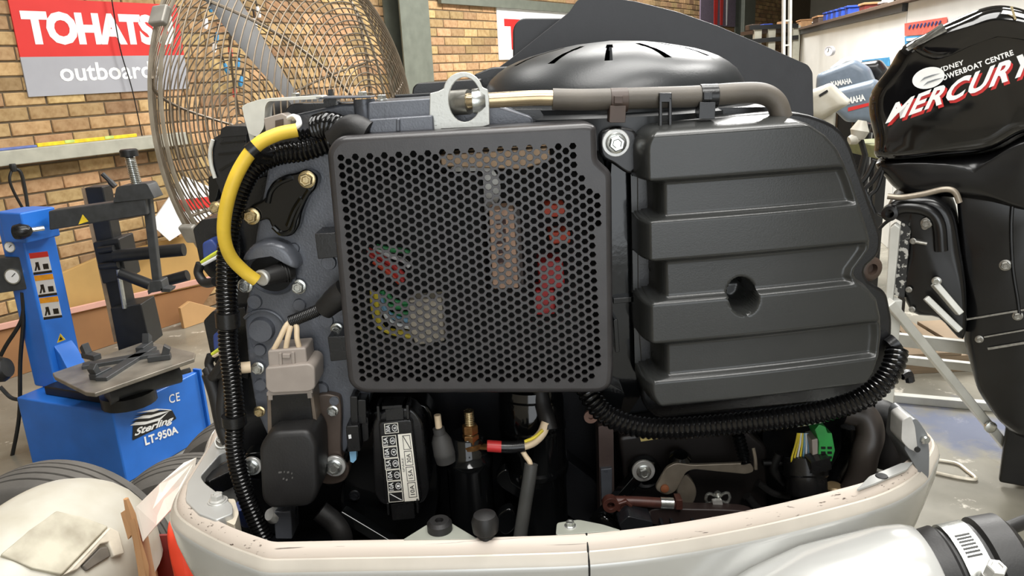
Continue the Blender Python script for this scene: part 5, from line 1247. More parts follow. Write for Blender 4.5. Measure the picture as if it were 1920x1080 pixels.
for tx, no, v0, v1, du in rows:
    a, b = .02 + du, .50 + du * .6 + (.04 if du > 0 else 0)
    lquad(a, v0, b, v1, .0001, M['label'])
    lquad(a + .025, v0 + .008, b - .025, v1 - .008, .0002, M['ink'])
    if tx:
        ltext(tx, a + .05, v0 + .018, a + .2, v1 - .018, .0003, M['white_ink'])
        cu, cv = (a + b) / 2 + .115, (v0 + v1) / 2
        ring = [lpt(cu + .095 * math.cos(t), cv + .042 * math.sin(t), .0003) for t in [2 * math.pi * i / 20 for i in range(20)]] + [lpt(cu + .078 * math.cos(t), cv + .034 * math.sin(t), .0003) for t in [2 * math.pi * i / 20 for i in range(20)]]
        mk('fuse_number_ring', (ring, [(i, (i + 1) % 20, 20 + (i + 1) % 20, 20 + i) for i in range(20)]), M['white_ink'], fb, smooth=False, fixn=False)
        ltext(no, cu - .05, cv - .016, cu + .05, cv + .016, .0003, M['white_ink'])
    else:
        mk('label_slash', ([lpt(a + .04, v0 + .02, .0003), lpt(a + .09, v0 + .02, .0003), lpt(b - .04, v1 - .02, .0003), lpt(b - .09, v1 - .02, .0003)], [(0, 1, 2, 3)]), M['white_ink'], fb, smooth=False, fixn=False)
for tx, v0, v1 in (('', .165, .345), ('30A', .36, .545), ('15A', .56, .745), ('10A', .76, .955)):
    lquad(.68, v0, .95, v1, .0002, M['ink']); lquad(.70, v0 + .008, .93, v1 - .008, .0003, M['label'])
    if tx: ltext(tx, .75, v0 + .035, .89, v1 - .035, .0004, M['ink'], .01)
    else: mk('label_slash', ([lpt(.70, v0 + .01, .0004), lpt(.73, v0 + .01, .0004), lpt(.93, v1 - .01, .0004), lpt(.90, v1 - .01, .0004)], [(0, 1, 2, 3)]), M['ink'], fb, smooth=False, fixn=False)
ltext('SPARE', .575, .44, .64, .62, .0003, M['ink'], .0)
# starter solenoid and motor -------------------------------------------------
def zY(x, y, Y): return atY(x, y, Y).z
so = atY(884, 930, .752); zt0, zt1 = zY(884, 858, .752), zY(884, 1012, .752)
sol = mk('starter_solenoid', lathe([(.0245, zt1 - so.z), (.0245, zt0 - so.z - .008), (.0262, zt0 - so.z - .005), (.0262, zt0 - so.z + .001), (.022, zt0 - so.z + .006), (.020, zt0 - so.z + .010), (.019, zt0 - so.z + .026), (.0175, zt0 - so.z + .028)], so, (0, 0, 1), 40), M['gloss'], eng)
sx = atY(884, 840, .742)
mk('terminal_stud', join([lathe([(.0048 + (.0005 if i % 2 else 0), i * .0011) for i in range(40)], sx, (0, 0, 1), 16)]), M['gold'], sol)
mk('terminal_nut', hexprism(sx + V((0, 0, .007)), (0, 0, 1), .0088, 0, .0095), M['brass'], sol)
mk('terminal_nut', hexprism(sx + V((0, 0, .018)), (0, 0, 1), .0084, 0, .009), M['brass'], sol)
mk('terminal_washer', lathe([(.0108, 0), (.0108, .002), (.009, .003)], sx + V((0, 0, .003)), (0, 0, 1), 24), M['brass'], sol)
mk('ring_terminal', join([lathe([(.0105, 0), (.0105, .002)], sx + V((0, 0, .0008)), (0, 0, 1), 24), beam(sx + V((.004, 0, .0018)), atY(918, 838, .738), .008, .003)]), M['brass'], eng)
mk('red_crimp', tube(P3([(914, 836, .738), (916, 836, .738), (942, 838, .738), (944, 838, .738)], 2), [.0046, .006, .0062, .0062, .0062, .006, .0048], 18), M['redplastic'], eng)
mk('heat_shrink', tube(P3([(940, 838, .738), (962, 838, .738), (984, 836, .738)], 3), .0064, 18), M['blackplastic'], eng)
mk('power_wire', tube(P3([(980, 836, .738), (1000, 828, .738), (1016, 812, .738), (1024, 792, .742)], 6), .0052, 16), M['wirewhite'], eng)
mk('wire_tracer', tube(P3([(984, 828, .7325), (1002, 820, .7325), (1018, 806, .734)], 6), .0018, 8), M['wireyellow'], eng)
mk('power_cable', tube(P3([(1012, 730, .765), (1018, 760, .757), (1026, 785, .748), (1030, 806, .742)], 6), .0086, 16), M['rubber'], eng)
mk('earth_wire', tube(P3([(980, 846, .737), (986, 856, .734), (993, 866, .732), (996, 880, .731)], 6), .0028, 10), M['wirewhite'], eng)
mk('earth_cable', tube(P3([(996, 870, .731), (992, 900, .727), (984, 950, .72), (974, 1015, .71)], 6), .0072, 16), mat('grey_cable', (70, 70, 68), 0.45), eng)
bt = atY(830, 836, .738)
mk('terminal_boot', lathe([(.0105, -.018), (.0112, -.010), (.0116, -.009), (.0112, -.006), (.0105, .006), (.0075, .013), (.0064, .014), (.0062, .021), (.004, .0215)], bt, (-.14, 0, 1), 24), mat('grey_rubber_boot', (64, 63, 62), 0.6), eng)
mk('boot_wire', tube(P3([(823, 803, .738), (820, 778, .738)], 3), .0036, 10), M['wirewhite'], eng)
sm0 = atY(1003, 900, .79)
def zz(y): return zY(1003, y, .755) - sm0.z
mk('starter_motor', lathe([(.036, zz(1015)), (.036, zz(908)), (.039, zz(904)), (.039, zz(896)), (.036, zz(892)), (.036, zz(826)), (.0375, zz(824)), (.0375, zz(819)), (.036, zz(816)), (.036, zz(770)), (.034, zz(762)), (.036, zz(756)), (.034, zz(742)), (.02, zz(736))], sm0, (0, 0, 1), 44), M['gloss'], eng)
mk('starter_strap', pp(spoly([(930, 895), (950, 880), (960, 905), (985, 922), (975, 935), (940, 915)], 4), .745, .76), M['gloss'], eng, bevel=.002)
mk('weld_lug', pp(spoly([(935, 965), (960, 955), (970, 985), (950, 1005), (930, 990)], 4), .735, .75), M['gloss'], eng, bevel=.003)

# perforated cover ------------------------------------------------------------
CY = .70
OUT = rpoly([(611, 282, 22), (632, 256, 20), (1100, 231, 10), (1119, 236, 12), (1121, 300, 8), (1148, 324, 12), (1151, 690, 6), (1148, 726, 20), (1128, 739, 14), (676, 740, 20), (652, 722, 18)], 10, 5)
O2 = [atY(x, y, CY) for x, y in OUT]; O2 = [V((p.x, p.z)) for p in O2]
def area2(P): return sum(P[i].x * P[(i + 1) % len(P)].y - P[(i + 1) % len(P)].x * P[i].y for i in range(len(P)))
if area2(O2) < 0: O2.reverse()
def inset(P, d):
    out = []; n = len(P)
    for i in range(n):
        a = (P[i] - P[i - 1]); b = (P[(i + 1) % n] - P[i])
        a = a.normalized() if a.length > 1e-9 else b.normalized(); b = b.normalized() if b.length > 1e-9 else a
        na = V((-a.y, a.x)); nb = V((-b.y, b.x)); m_ = (na + nb); m_ = m_.normalized() if m_.length > 1e-6 else na
        out.append(P[i] + m_ * (d / max(.5, m_.dot(na))))
    return out
RR = .0062
IN = inset(O2, RR)
TL, TR, BR, BL = [atY(*p, CY) for p in ((639, 296), (1074, 274), (1097, 713), (680, 711))]
NC, NRW = 32, 27
HR = 6.25 * CY / FPX
holes = []
for i in range(-1, NC + 5):
    for j in range(-2, NRW + 3):
        jj = j + (0.5 if i % 2 else 0.0)
        u, v_ = i / NC, jj / NRW
        p = (TL * (1 - u) + TR * u) * (1 - v_) + (BL * (1 - u) + BR * u) * v_
        q = proj(p)
        if i < 0 or q[1] < 270 or v_ < -0.001 or v_ > 1.012: continue
        if q[0] > 1122: continue
        if q[0] > 1080 and q[1] < 312 + (q[0] - 1080) * 1.3: continue
        holes.append(V((p.x, p.z)))
K = 12
vin = list(IN); ed = [(i, (i + 1) % len(IN)) for i in range(len(IN))]
for c in holes:
    b = len(vin)
    for k in range(K):
        t = 2 * math.pi * k / K; vin.append(c + V((math.cos(t), math.sin(t))) * (HR * 1.10))
    ed += [(b + k, b + (k + 1) % K) for k in range(K)]
rv, re_, rf, *_r = geometry.delaunay_2d_cdt([V((v.x, v.y)) for v in vin], ed, [], 0, 1e-7)
gridh = {}
for c in holes: gridh.setdefault((int(c.x / .01), int(c.y / .01)), []).append(c)
def inpoly(p, P):
    r = False; n = len(P)
    for i in range(n):
        a, b = P[i], P[i - 1]
        if (a.y > p.y) != (b.y > p.y) and p.x < (b.x - a.x) * (p.y - a.y) / (b.y - a.y) + a.x: r = not r
    return r
keep = []
for f in rf:
    c = (rv[f[0]] + rv[f[1]] + rv[f[2]]) / 3; bad = False
    gx, gy_ = int(c.x / .01), int(c.y / .01)
    for a in (-1, 0, 1):
        for b in (-1, 0, 1):
            for h in gridh.get((gx + a, gy_ + b), ()):
                if (h - c).length < HR * 1.0: bad = True
    if not bad and inpoly(c, IN): keep.append(tuple(f))
cvs = [V((p.x, CY, p.y)) for p in rv]; cfs = list(keep)
# rounded border and side walls
rings = []
for s in range(0, 6):
    a = math.pi / 2 * s / 5
    rings.append([V((p.x, CY + RR * (1 - math.cos(a)), p.y)) for p in inset(O2, RR * (1 - math.sin(a)))])
rings.append([V((p.x, CY + .050, p.y)) for p in O2])
rings.append([V((p.x, CY + .050, p.y)) for p in inset(O2, .002)])
rings.append([V((p.x, CY + .004, p.y)) for p in inset(O2, .003)])
n = len(O2); b0_ = len(cvs)
for r_ in rings: cvs += r_
for i in range(len(rings) - 1):
    for j in range(n): cfs.append((b0_ + i * n + j, b0_ + i * n + (j + 1) % n, b0_ + (i + 1) * n + (j + 1) % n, b0_ + (i + 1) * n + j))
for c in holes:
    b = len(cvs)
    for rr, d in ((1.10, 0), (1.0, .0006), (.97, .0024)):
        for k in range(K):
            t = 2 * math.pi * k / K; cvs.append(V((c.x + math.cos(t) * HR * rr, CY + d, c.y + math.sin(t) * HR * rr)))
    for i in range(2):
        for k in range(K): cfs.append((b + i * K + k, b + i * K + (k + 1) % K, b + (i + 1) * K + (k + 1) % K, b + (i + 1) * K + k))
pcov = mk('perforated_cover', (cvs, cfs), M['cover'], eng, ang=42, label='satin black cover with round holes', fixn=False)
# inside the cover
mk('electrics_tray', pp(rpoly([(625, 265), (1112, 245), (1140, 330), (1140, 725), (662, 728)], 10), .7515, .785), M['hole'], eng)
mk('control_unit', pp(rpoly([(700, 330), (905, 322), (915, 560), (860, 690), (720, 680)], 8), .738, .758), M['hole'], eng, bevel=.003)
mk('terminal_strip', pp(rpoly([(824, 290), (1030, 276), (1034, 300), (980, 318), (828, 312)], 4), .722, .757), mat('tan_steel_strip', (200, 168, 134), 0.4, 0.3), eng, bevel=.002)
mk('ground_boss', lathe([(.03, 0), (.028, .008), (.012, .010), (.010, .016)], atY(885, 352, .755), (0, -1, 0), 28), M['steel'], eng)
lab = mk('unit_label', pp([(917, 394), (963, 391), (972, 540), (924, 542)], .716, .757), M['peach'], eng, bevel=.001)
for k in range(5):
    mk('label_print', pp([(930 + (k % 2) * 4, 412 + k * 18), (948, 411 + k * 18), (949, 420 + k * 18), (931 + (k % 2) * 4, 422 + k * 18)], .7155, .717), M['rust'], lab)
mk('label_side', pp([(963, 394), (974, 393), (982, 535), (972, 538)], .72, .757), M['clip'], eng)
mk('red_coupler', join([pp(rpoly([(1008, 492), (1056, 488), (1060, 540), (1012, 545)], 6), .717, .757), pp(rpoly([(1002, 545), (1040, 542), (1042, 590), (1004, 592)], 6), .72, .757)]), M['redplastic'], eng, bevel=.003)
for x, y in ((1040, 398), (1050, 448)): mk('orange_coupler', pp(rpoly([(x - 22, y - 12), (x + 20, y - 14), (x + 20, y + 8), (x - 18, y + 10)], 4), .722, .757), M['orangeplastic'], eng, bevel=.002)
mk('beige_coupler', pp(rpoly([(766, 563), (828, 558), (834, 640), (780, 648), (764, 610)], 4), .716, .757), M['beige'], eng, bevel=.002)
for k, (mm, pts) in enumerate((('wirered', [(690, 468), (715, 482), (740, 500), (760, 520)]), ('wirered', [(692, 478), (718, 496), (742, 512), (756, 528)]), ('signwhite', [(700, 466), (728, 478), (756, 488), (768, 500)]), ('wiregreen', [(706, 462), (730, 468), (754, 470), (770, 476)]), ('orangeplastic', [(700, 490), (720, 504), (736, 518), (750, 530)]), ('wireyellow', [(698, 545), (700, 580), (712, 612), (745, 622), (775, 625)]), ('wireyellow', [(706, 548), (708, 590), (722, 618), (770, 632)]), ('wiregreen', [(716, 545), (722, 568), (738, 575), (772, 576)]), ('wiregreen', [(724, 548), (734, 562), (752, 568), (772, 568)]), ('wireblue', [(712, 552), (722, 580), (742, 596), (772, 602)]), ('signwhite', [(716, 575), (734, 604), (772, 614)]), ('wiregreen', [(708, 560), (726, 588), (748, 588), (772, 588)]))):
    mk('cover_wire', tube(cat([atY(x, y, .722 + (k % 3) * .003) for x, y in pts], 6), .0026, 8), M[mm], eng)
# side panel between cover and silencer
mk('gloss_side_panel', pp(rpoly([(1146, 300), (1192, 330), (1200, 745), (1170, 790), (1100, 780), (1120, 700)], 6), .765, .80), M['gloss'], eng, bevel=.003)
mk('panel_rib', join([pp([(1150, 560), (1190, 556), (1190, 566), (1150, 570)], .757, .77), pp(rpoly([(1150, 600), (1158, 598), (1162, 660), (1154, 662)], 3), .752, .77), pp(rpoly([(1112, 700), (1172, 736), (1160, 790), (1140, 760)], 6), .748, .77)]), M['gloss'], eng, bevel=.002)

# silencer ---------------------------------------------------------------------
SB_ = .748
flo = rpoly([(1190, 268, 30), (1236, 228, 30), (1500, 207, 40), (1585, 240, 60), (1612, 320), (1655, 445, 16), (1650, 478, 14), (1620, 505, 16), (1628, 528, 12), (1664, 548, 14), (1674, 600), (1672, 665, 30), (1640, 740, 30), (1590, 752), (1230, 786, 30), (1204, 760, 20), (1192, 600)], 10)
mk('silencer_flange', pp(flo, SB_, SB_ + .030), M['blackplastic'], eng, bevel=.004, seg=3)
mk('silencer_back', pp([(1200 + (x - 1200) * .97 + 8, 500 + (y - 500) * .96) for x, y in flo], SB_ + .03, SB_ + .085), M['blackplastic'], eng, bevel=.004)
def sl(v): return -(.07 + .045 * v)
rb = [(1488, 221), (1525, 232), (1556, 252), (1577, 275), (1592, 303), (1606, 335), (1620, 378), (1634, 420), (1641, 448), (1640, 464), (1627, 482), (1613, 500), (1610, 512), (1617, 526), (1638, 541), (1654, 560), (1661, 590), (1663, 625), (1659, 662), (1648, 694), (1628, 722), (1600, 739)]
RBv = []
for x, y in rb:
    dx = x - 1205; RBv.append(((y - 238 + .07 * dx) / (534 - .045 * dx), x))
RBv = [(min(1, max(0, v)), x) for v, x in RBv]; RBv.sort(); RBv[0] = (0, RBv[0][1]); RBv[-1] = (1.0, RBv[-1][1])
def interp(tab, v):
    for (a, xa), (b, xb) in zip(tab, tab[1:]):
        if a <= v <= b: return xa if b - a < 1e-9 else xa + (xb - xa) * (v - a) / (b - a)
    return tab[-1][1]
def sstep(a, b, x):
    t = min(1, max(0, (x - a) / (b - a))); return t * t * (3 - 2 * t)
bands = [.195, .325, .475, .612, .764, .885]      # alternating raised / recessed
def raised(v):
    r_ = 1.0
    for k, b in enumerate(bands):
        s = sstep(b - .010, b + .010, v); r_ = r_ - s if k % 2 == 0 else r_ + s
    return r_
def corner(t, R): return R - math.sqrt(max(0, R * R - (R - t) ** 2)) if t < R else 0.0
def ee(d, R): 
    if d <= 0: return 0.0
    if d >= R: return 1.0
    return math.sqrt(1 - (1 - d / R) ** 2)
NU, NV = 150, 170
us = sorted(set([i / 30 * .12 for i in range(30)] + [.12 + i / (NU - 60) * .76 for i in range(NU - 60)] + [.88 + i / 30 * .12 for i in range(31)]))
vs_ = [i / NV for i in range(NV + 1)]
GV, GF = [], []
for v in vs_:
    t = v * 534; rz = raised(v)
    xl = 1196 + 10 * v + max(corner(t, 46), corner(534 - t, 46)); xr = interp(RBv, v)
    xb = max(xl, 1196 + 10 * v + 32 * (1 - rz))
    for u in us:
        x = xl + (xr - xl) * u; y = 238 + 534 * v + sl(v) * (x - 1205)
        ed_ = ee(x - xb, 20) * ee(xr - x, 22) * ee(t, 20) * ee(534 - t, 14)
        rzz = rz + (1 - rz) * sstep(xr - 34, xr - 8, x)
        H_ = (.044 + .0075 * rzz) * ed_
        H_ += .004 * math.sin(math.pi * min(1, max(0, (x - 1196) / 460))) * ed_
        dd = math.hypot((x - 1389) / 25, (y - 552) / 31)
        if dd < 1.12: H_ -= .048 * (1 - sstep(.72, 1.12, dd))
        p = atY(x, y, .703); GV.append(V((p.x, SB_ - H_ + .0005, p.z)))
nu = len(us)
for i in range(NV):
    for j in range(nu - 1): GF.append((i * nu + j, i * nu + j + 1, (i + 1) * nu + j + 1, (i + 1) * nu + j))
mk('silencer_cover', (GV, GF), M['silencer'], eng, ang=70, label='ribbed charcoal intake silencer cover')
mk('silencer_ear', pp(spoly([(1126, 252), (1150, 238), (1176, 240), (1194, 252), (1200, 300), (1182, 326), (1150, 308), (1128, 292)], 5), .735, .765), M['blackplastic'], eng, bevel=.003, seg=3)
bolt(1155, 268, .733, 15, eng, 'zinc', washer=26)
mk('side_grommet', lathe([(.013, -.01), (.013, .006), (.010, .008), (.006, .008), (.005, .002), (0, .002)], atY(1627, 502, .79), (0.2, -1, 0), 24, True, False), M['clip'], eng)
mk('drain_hose', corr(P3([(1096, 722, .74), (1112, 752, .73), (1140, 780, .722), (1185, 798, .716), (1240, 804, .712), (1320, 800, .71), (1400, 792, .71), (1480, 782, .71), (1555, 768, .71), (1615, 748, .712), (1655, 718, .716), (1676, 684, .722), (1682, 656, .73)], 8), .0114, .0052, .0019, 18), M['hose'], eng)
mk('hose_band', tube(P3([(1668, 650, .742), (1682, 640, .742)], 2), .009, 14), M['blackplastic'], eng)
mk('hose_end', tube(P3([(1690, 705, .76), (1702, 700, .762), (1706, 715, .762)], 3), .005, 8), M['blackplastic'], eng)

# top: lifting eye, pipe, flywheel dome, shields --------------------------------
ey = [(806, 242), (805, 215), (806, 175), (822, 171), (832, 166)] + [(868 + 37 * math.cos(t), 172 - 37 * math.sin(t)) for t in [math.radians(a) for a in range(168, 8, -10)]] + [(905, 164), (914, 168), (917, 180), (918, 234), (905, 238), (822, 242), (818, 236)]
ho = [(871 + 30 * math.cos(t), 187 - 42 * math.sin(t)) for t in [2 * math.pi * i / 28 for i in range(28)]]
EYY = .728
A_ = [atY(x, y, EYY) for x, y in ey]; B_ = [atY(x, y, EYY) for x, y in ho]
vin = [V((p.x, p.z)) for p in A_ + B_]; na = len(A_); nb = len(B_)
ed = [(i, (i + 1) % na) for i in range(na)] + [(na + i, na + (i + 1) % nb) for i in range(nb)]
rv, re_, rf, *_r = geometry.delaunay_2d_cdt(vin, ed, [], 0, 1e-7)
pA2 = vin[:na]; pB2 = vin[na:]
kf = [tuple(f) for f in rf if inpoly((rv[f[0]] + rv[f[1]] + rv[f[2]]) / 3, pA2) and not inpoly((rv[f[0]] + rv[f[1]] + rv[f[2]]) / 3, pB2)]
m_ = len(rv)
ev = [V((p.x, EYY, p.y)) for p in rv] + [V((p.x, EYY + .006, p.y)) for p in rv]
ef = kf + [tuple(i + m_ for i in reversed(f)) for f in kf] + [(a, b, b + m_, a + m_) for a, b in ed]
mk('lifting_eye', (ev, ef), M['eyesteel'], eng, bevel=.001, label='spotted steel lifting eye')
mk('eye_foot', pp([(806, 236), (826, 236), (828, 262), (812, 258)], EYY, EYY + .02), M['eyesteel'], eng)
py_ = .738
mk('steel_pipe', tube(P3([(845, 192, py_ + .01), (885, 190, py_), (940, 187, py_), (1000, 184, py_), (1040, 184, py_)], 4), [.0085] * 4 + [.0072] * 13, 18), mat('bronzed_pipe', (178, 160, 128), 0.22, 0.8), eng)
mk('pipe_nut', lathe([(.011, 0), (.0115, .006), (.008, .012)], atY(886, 190, py_ - .004), (1, 0, 0), 20), M['zinc'], eng)
mk('pipe_stub', tube(P3([(838, 194, py_ + .01), (880, 191, py_ + .002)], 3), .0115, 16), M['steel'], eng)
vh = P3([(1036, 186, py_), (1100, 187, py_), (1200, 184, py_), (1300, 181, py_), (1380, 175, py_), (1430, 176, py_), (1455, 192, py_), (1466, 222, py_)], 8)
mk('vent_hose', tube(vh, [.0098] * 1 + [.0098] * (len(vh) - 1), 20), M['greyrubber'], eng)
for x, y in ((1160, 188), (1328, 181)):
    mk('hose_clip', join([tube(P3([(x - 16, y, py_), (x + 16, y - 1, py_)], 2), .0112, 18), pp(rect(x - 16, y + 10, x + 14, y + 42, 2, -.05), py_ - .012, py_ + .004), pp(rect(x - 8, y - 8, x + 8, y + 6, 1), py_ - .0135, py_ - .009)]), M['clip'] if x < 1200 else M['blackplastic'], eng, bevel=.0008)
mk('hose_bracket', join([pp(rect(1236, 176, 1242, 246, 0, .0), .7215, .7265), pp(rect(1254, 175, 1260, 246, 0, .0), .7215, .7265), pp(rect(1236, 174, 1260, 192, 2), .7215, .7265)]), M['blackplastic'], eng, bevel=.0008)
mk('white_tab', pp([(1365, 210), (1393, 209), (1396, 220), (1364, 221)], .775, .785), M['signwhite'], eng)
mk('silver_tab', pp([(1262, 222), (1268, 220), (1274, 227), (1264, 228)], .76, .766), M['zinc'], eng)
mk('intake_deck', pp(rpoly([(920, 232), (960, 205), (1480, 200), (1500, 235), (1200, 255), (1120, 300), (1110, 240)], 6), .775, .86), M['blackplastic'], eng, bevel=.004)
# flywheel cover: a round dome with slots cut through its shoulder
DY = .90
dc = atY(1147, 205, DY); DR = 243 * DY / FPX
ztop = zY(1147, 76, DY) - dc.z
prof_ = [(1.0, -.10), (1.0, .06), (1.01, .12), (.985, .17), (.975, .22), (.945, .38), (.90, .52), (.84, .62), (.77, .705), (.685, .775), (.6, .83), (.5, .875), (.38, .925), (.25, .965), (.0, 1.0)]
n = 360
azs = [30 * q - 189 for q in range(13)]
dv, df = [], []
for r_, h in prof_:
    for k in range(n):
        a = 2 * math.pi * k / n; dv.append(dc + V((math.sin(a) * DR * r_, -math.cos(a) * DR * r_, h * ztop)))
for i in range(len(prof_) - 1):
    for k in range(n):
        az = (k + .5) * 360 / n; az = az - 360 if az > 180 else az
        if 8 <= i <= 11 and any(abs(az - s) < math.degrees(.0034 / (DR * prof_[i][0])) for s in azs + [180]): continue
        df.append((i * n + k, i * n + (k + 1) % n, (i + 1) * n + (k + 1) % n, (i + 1) * n + k))
mk('flywheel_cover', (dv, df), M['dome'], eng, ang=60, label='black domed flywheel cover with slots')
mk('flywheel', lathe([(DR * .8, -.02), (DR * .8, ztop * .4), (DR * .7, ztop * .5), (DR * .5, ztop * .6)], dc, (0, 0, 1), 40), M['hole'], eng)
mk('dome_skirt', lathe([(DR * 1.03, -.03), (DR * 1.03, .0), (DR * 1.0, .004)], dc, (0, 0, 1), 80), M['dome'], eng)
sy = 1.07
sh = rpoly([(886, 175), (902, 150), (955, 112), (1068, 22, 6), (1084, -2, 8), (1120, -8), (1190, 2), (1270, 22), (1345, 48), (1430, 84), (1516, 122, 6), (1524, 136, 4), (1526, 225), (1500, 420), (960, 420), (890, 230)], 8)
mk('rear_shield', pp(sh, sy, sy + .006), M['shield'], eng, bevel=.001, label='flat black rear shield plate')
mk('shield_flag', pp(rpoly([(962, 50, 14), (976, 34, 14), (1060, 34, 8), (1060, 140), (962, 140)], 6), 1.10, 1.12), M['shield'], eng, bevel=.002)
mk('airbox_corner', join([pp(rpoly([(888, 140), (922, 126), (960, 124), (960, 200), (884, 200)], 6), .96, 1.05)]), M['blackplastic'], eng, bevel=.003)
mk('rear_housing', pp(rpoly([(774, 164, 6), (782, 156, 6), (900, 148), (905, 200), (770, 200)], 4), .87, .98), M['blackplastic'], eng, bevel=.003)
mk('rear_ledge', pp([(740, 178), (905, 168), (905, 174), (740, 184)], .85, .87), M['blackplastic'], eng, bevel=.001)

# lower right: linkage, connectors, hoses ---------------------------------------
mk('casting_column', pp(rpoly([(1122, 800), (1150, 795), (1152, 940), (1126, 985)], 3), .77, .80), mat('brown_grey_casting', (92, 78, 74), 0.35, 0.2), eng, bevel=.003)
mk('column_face', pp([(1126, 880), (1148, 878), (1148, 925), (1128, 940)], .765, .775), M['cast'], eng, bevel=.001)
mk('washer_tab', lathe([(.0075, -.003), (.0075, 0), (.003, 0), (.003, -.002)], atY(1108, 782, .76), (0, -1, 0), 20, True, False), mat('brown_zinc', (120, 92, 80), 0.4, 0.4), eng)
mk('side_casting', pp(rpoly([(1060, 860), (1120, 905), (1124, 960), (1090, 985), (1055, 960)], 8), .80, .84), M['castdark'], eng, bevel=.004)
bolt(1207, 884, .752, 12, eng, 'zinc', washer=24)
mk('idler_arm', join([lathe([(.018, 0), (.018, .012), (.015, .014)], atY(1207, 880, .772), (0, -1, 0), 28), beam(atY(1196, 890, .764), atY(1122, 975, .75), .012, .014, (0, 1, 0))]), M['gloss'], eng, bevel=.001)
mk('arm_end', tube(P3([(1118, 972, .748), (1134, 972, .738), (1146, 985, .735), (1165, 1000, .733)], 5), .007, 12), M['gloss'], eng)
lv = mk('throttle_lever', pp(rpoly([(1250, 876, 8), (1268, 868, 6), (1300, 872), (1408, 868, 8), (1416, 884, 10), (1400, 890, 8), (1300, 880, 8), (1286, 886, 10), (1268, 922, 10), (1250, 930, 14), (1226, 918, 12)], 8), .742, .7465), M['lever'], eng, bevel=.0012)
mk('lever_rivet', lathe([(.0045, 0), (.0045, .002), (.002, .003)], atY(1246, 915, .742), (0, -1, 0), 16), mat('rusty_rivet', (142, 84, 52), 0.6), lv)
mk('lever_pivot', join([lathe([(.012, -.012), (.012, .004), (.008, .008)], atY(1275, 862, .755), (0, -.3, 1), 20)]), M['gloss'], eng)
mk('lever_support', pp(spoly([(1270, 880), (1300, 905), (1306, 930), (1290, 955), (1270, 930)], 4), .75, .765), M['lever'], eng, bevel=.002)
mk('return_spring', corr(P3([(1384, 815, .75), (1392, 845, .748), (1398, 868, .745)], 6), .007, .004, .002, 12), M['gloss'], eng)
mk('spring_clip', tube(P3([(1412, 840, .75), (1416, 860, .746), (1417, 880, .744)], 5), .002, 8), M['lever'], eng)
lk = mk('throttle_link', join([tube(P3([(1150, 940, .728), (1200, 941, .728), (1276, 946, .728)], 4), .0058, 12), lathe([(.0085, -.004), (.0085, .006), (.004, .006), (.0035, 0)], atY(1144, 943, .726), (0, -1, 0), 20), hexprism(atY(1168, 942, .732), (0, -1, 0), .009, 0, .012), pp(rect(1268, 938, 1280, 956, 1), .72, .734)]), M['rust'], eng, bevel=.0006)
mk('link_thread', tube(P3([(1238, 943, .727), (1262, 944, .727)], 2), .0063, 12), M['zinc'], lk)
bolt(1207, 966, .725, 11, eng, 'steel')
mk('shift_bar', pp(spoly([(1222, 956), (1300, 955), (1390, 958), (1420, 970), (1405, 985), (1300, 986), (1222, 984)], 4), .725, .74), M['brownbar'], eng, bevel=.002)
mk('shift_block', pp(rpoly([(1160, 985), (1178, 968), (1224, 978), (1226, 1000), (1168, 1002)], 4), .70, .73), M['castdark'], eng, bevel=.002)
for x in (1240, 1260, 1300): mk('link_tooth', pp(rect(x, 984, x + 6, 992, 1), .712, .73), M['castdark'], eng)
wc = atY(1345, 932, .745)
mk('wire_clip', join([tube(cat([wc + V((.013 * math.cos(t), -.002, .006 * math.sin(2 * t))) for t in [2 * math.pi * i / 12 for i in range(13)]], 4), .0018, 8), lathe([(.004, -.004), (.004, .006), (.002, .008)], wc, (0, -.3, 1), 14)]), M['zinc'], eng)
mk('clip_tab', pp(rpoly([(1336, 940), (1354, 938), (1356, 952), (1338, 954)], 2), .735, .74), M['washer'], eng)
mk('lower_housing', pp(rpoly([(1160, 820), (1380, 790), (1440, 840), (1440, 960), (1180, 990)], 10), .775, .83), mat('dull_brown_housing', (34, 30, 29), 0.4, 0.1), eng, bevel=.006)
mk('caution_label', pp([(1200, 822), (1238, 816), (1240, 822), (1202, 828)], .773, .776), mat('yellowed_label', (196, 176, 110), 0.6), eng)
mk('steel_strip', pp([(1310, 816), (1364, 812), (1364, 815), (1311, 820)], .755, .77), M['steel'], eng)
mk('loom_clip', beam(atY(1494, 797, .735), atY(1545, 788, .735), .004, .003), M['steel'], eng)
# round multi-pin coupler with wires, green plug
kc = atY(1512, 905, .745); kax = V((-.05, -.45, -.9)).normalized()
cp_ = mk('round_coupler', lathe([(.020, -.028), (.0235, -.026), (.0235, -.008), (.0215, -.006), (.0215, .012), (.020, .014), (.0195, .011), (0, .011)], kc, kax, 32, True, False), M['blackplastic'], eng)
a_, u_, v_ = basis(kax)
mk('coupler_pins', join([lathe([(.0011, 0), (.0011, .0025)], kc + kax * .0105 + u_ * (.0045 * i) + v_ * (.0045 * j), kax, 8) for i in range(-3, 4) for j in range(-3, 4) if i * i + j * j < 12]), M['hole'], cp_)
mk('coupler_tab', pp(rpoly([(1520, 868), (1556, 858), (1560, 880), (1524, 890)], 2), .722, .74), M['blackplastic'], cp_)
for k, mm in enumerate(('wireyellow', 'wireyellow', 'signwhite', 'wireyellow', 'wireblue', 'signwhite', 'wireblue')):
    mk('coupler_wire', tube(P3([(1496 + k * 3, 812, .75), (1492 + k * 4, 832, .746), (1484 + k * 5.5, 862, .744), (1488 + k * 5, 880, .748)], 5), .0011, 6), M[mm], eng)
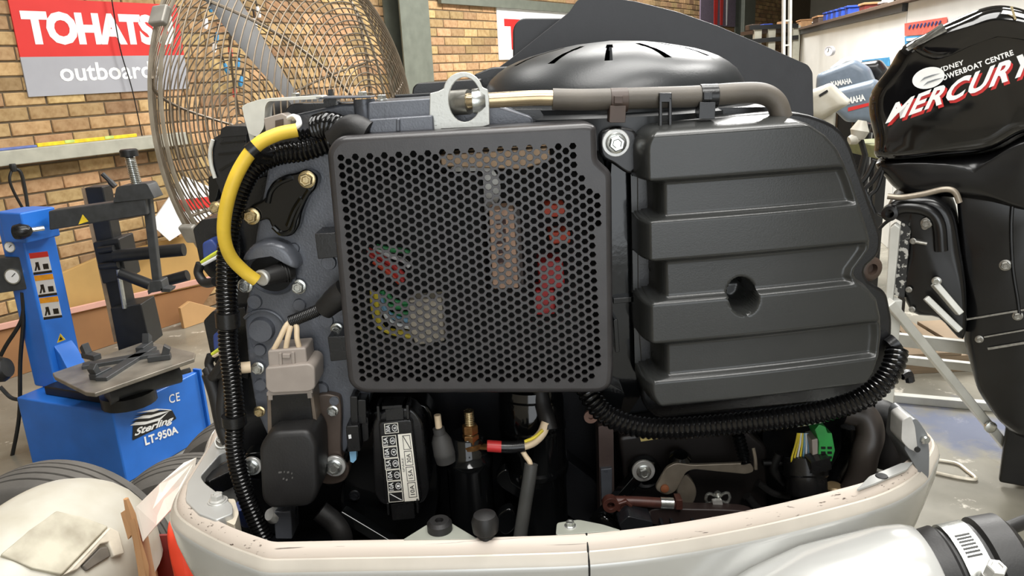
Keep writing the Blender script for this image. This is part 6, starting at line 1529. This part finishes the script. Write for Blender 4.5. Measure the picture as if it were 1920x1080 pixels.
gc = mk('green_plug', pp(rpoly([(1528, 806, 2), (1536, 796, 2), (1548, 800, 2), (1552, 812, 2), (1560, 812, 2), (1566, 845, 2), (1560, 866, 2), (1534, 862, 2), (1536, 830, 2)], 2), .733, .755), M['greencon'], eng, bevel=.0012)
mk('plug_slots', join([pp(rect(1540 + c * 12, 838 + r_ * 9, 1548 + c * 12, 842 + r_ * 9), .7322, .734) for c in range(2) for r_ in range(3)]), M['hole'], gc)
mk('pale_plug_side', pp([(1522, 825), (1534, 822), (1534, 862), (1524, 868)], .735, .755), M['connector'], eng, bevel=.001)
mk('coolant_hose', tube(P3([(1590, 770, .77), (1622, 782, .762), (1632, 815, .755), (1622, 850, .75), (1610, 900, .75), (1580, 960, .752)], 8), .0145, 20), mat('brown_black_hose', (66, 60, 56), 0.4), eng)
mk('coolant_hose', tube(P3([(1636, 772, .80), (1662, 778, .795), (1672, 810, .79), (1664, 855, .785), (1660, 875, .785)], 8), .0148, 20), M['rubber'], eng)
mk('coolant_hose', tube(P3([(1600, 800, .79), (1600, 850, .785), (1575, 900, .78), (1560, 960, .78)], 8), .0135, 18), M['blackplastic'], eng)
mk('hose_collar', lathe([(.018, -.012), (.018, .004), (.016, .006)], atY(1660, 880, .785), (0, 0, 1), 24), M['paleplastic'], eng)
mk('hose_cap', lathe([(.014, -.02), (.014, 0), (.012, .004)], atY(1676, 775, .82), (0, 0, 1), 20), M['lever'], eng)
mk('tube_end', lathe([(.010, -.02), (.010, 0), (.008, .002)], atY(1563, 912, .758), (0, 0, 1), 20), mat('dull_brass_tube', (136, 116, 84), 0.4, 0.4), eng)
mk('inner_dark_wall', pp(rpoly([(1430, 780), (1660, 750), (1680, 860), (1600, 960), (1430, 980)], 6), .815, .85), M['castdark'], eng)
for pts, r in (([(1420, 905), (1450, 925), (1480, 930)], .004), ([(1400, 930), (1430, 960), (1480, 958)], .005), ([(1460, 850), (1450, 880), (1470, 905)], .005), ([(1430, 868), (1470, 868)], .003)):
    mk('loom_branch', tube(P3([(x, y, .765) for x, y in pts], 6), r, 10), M['rubber'], eng)
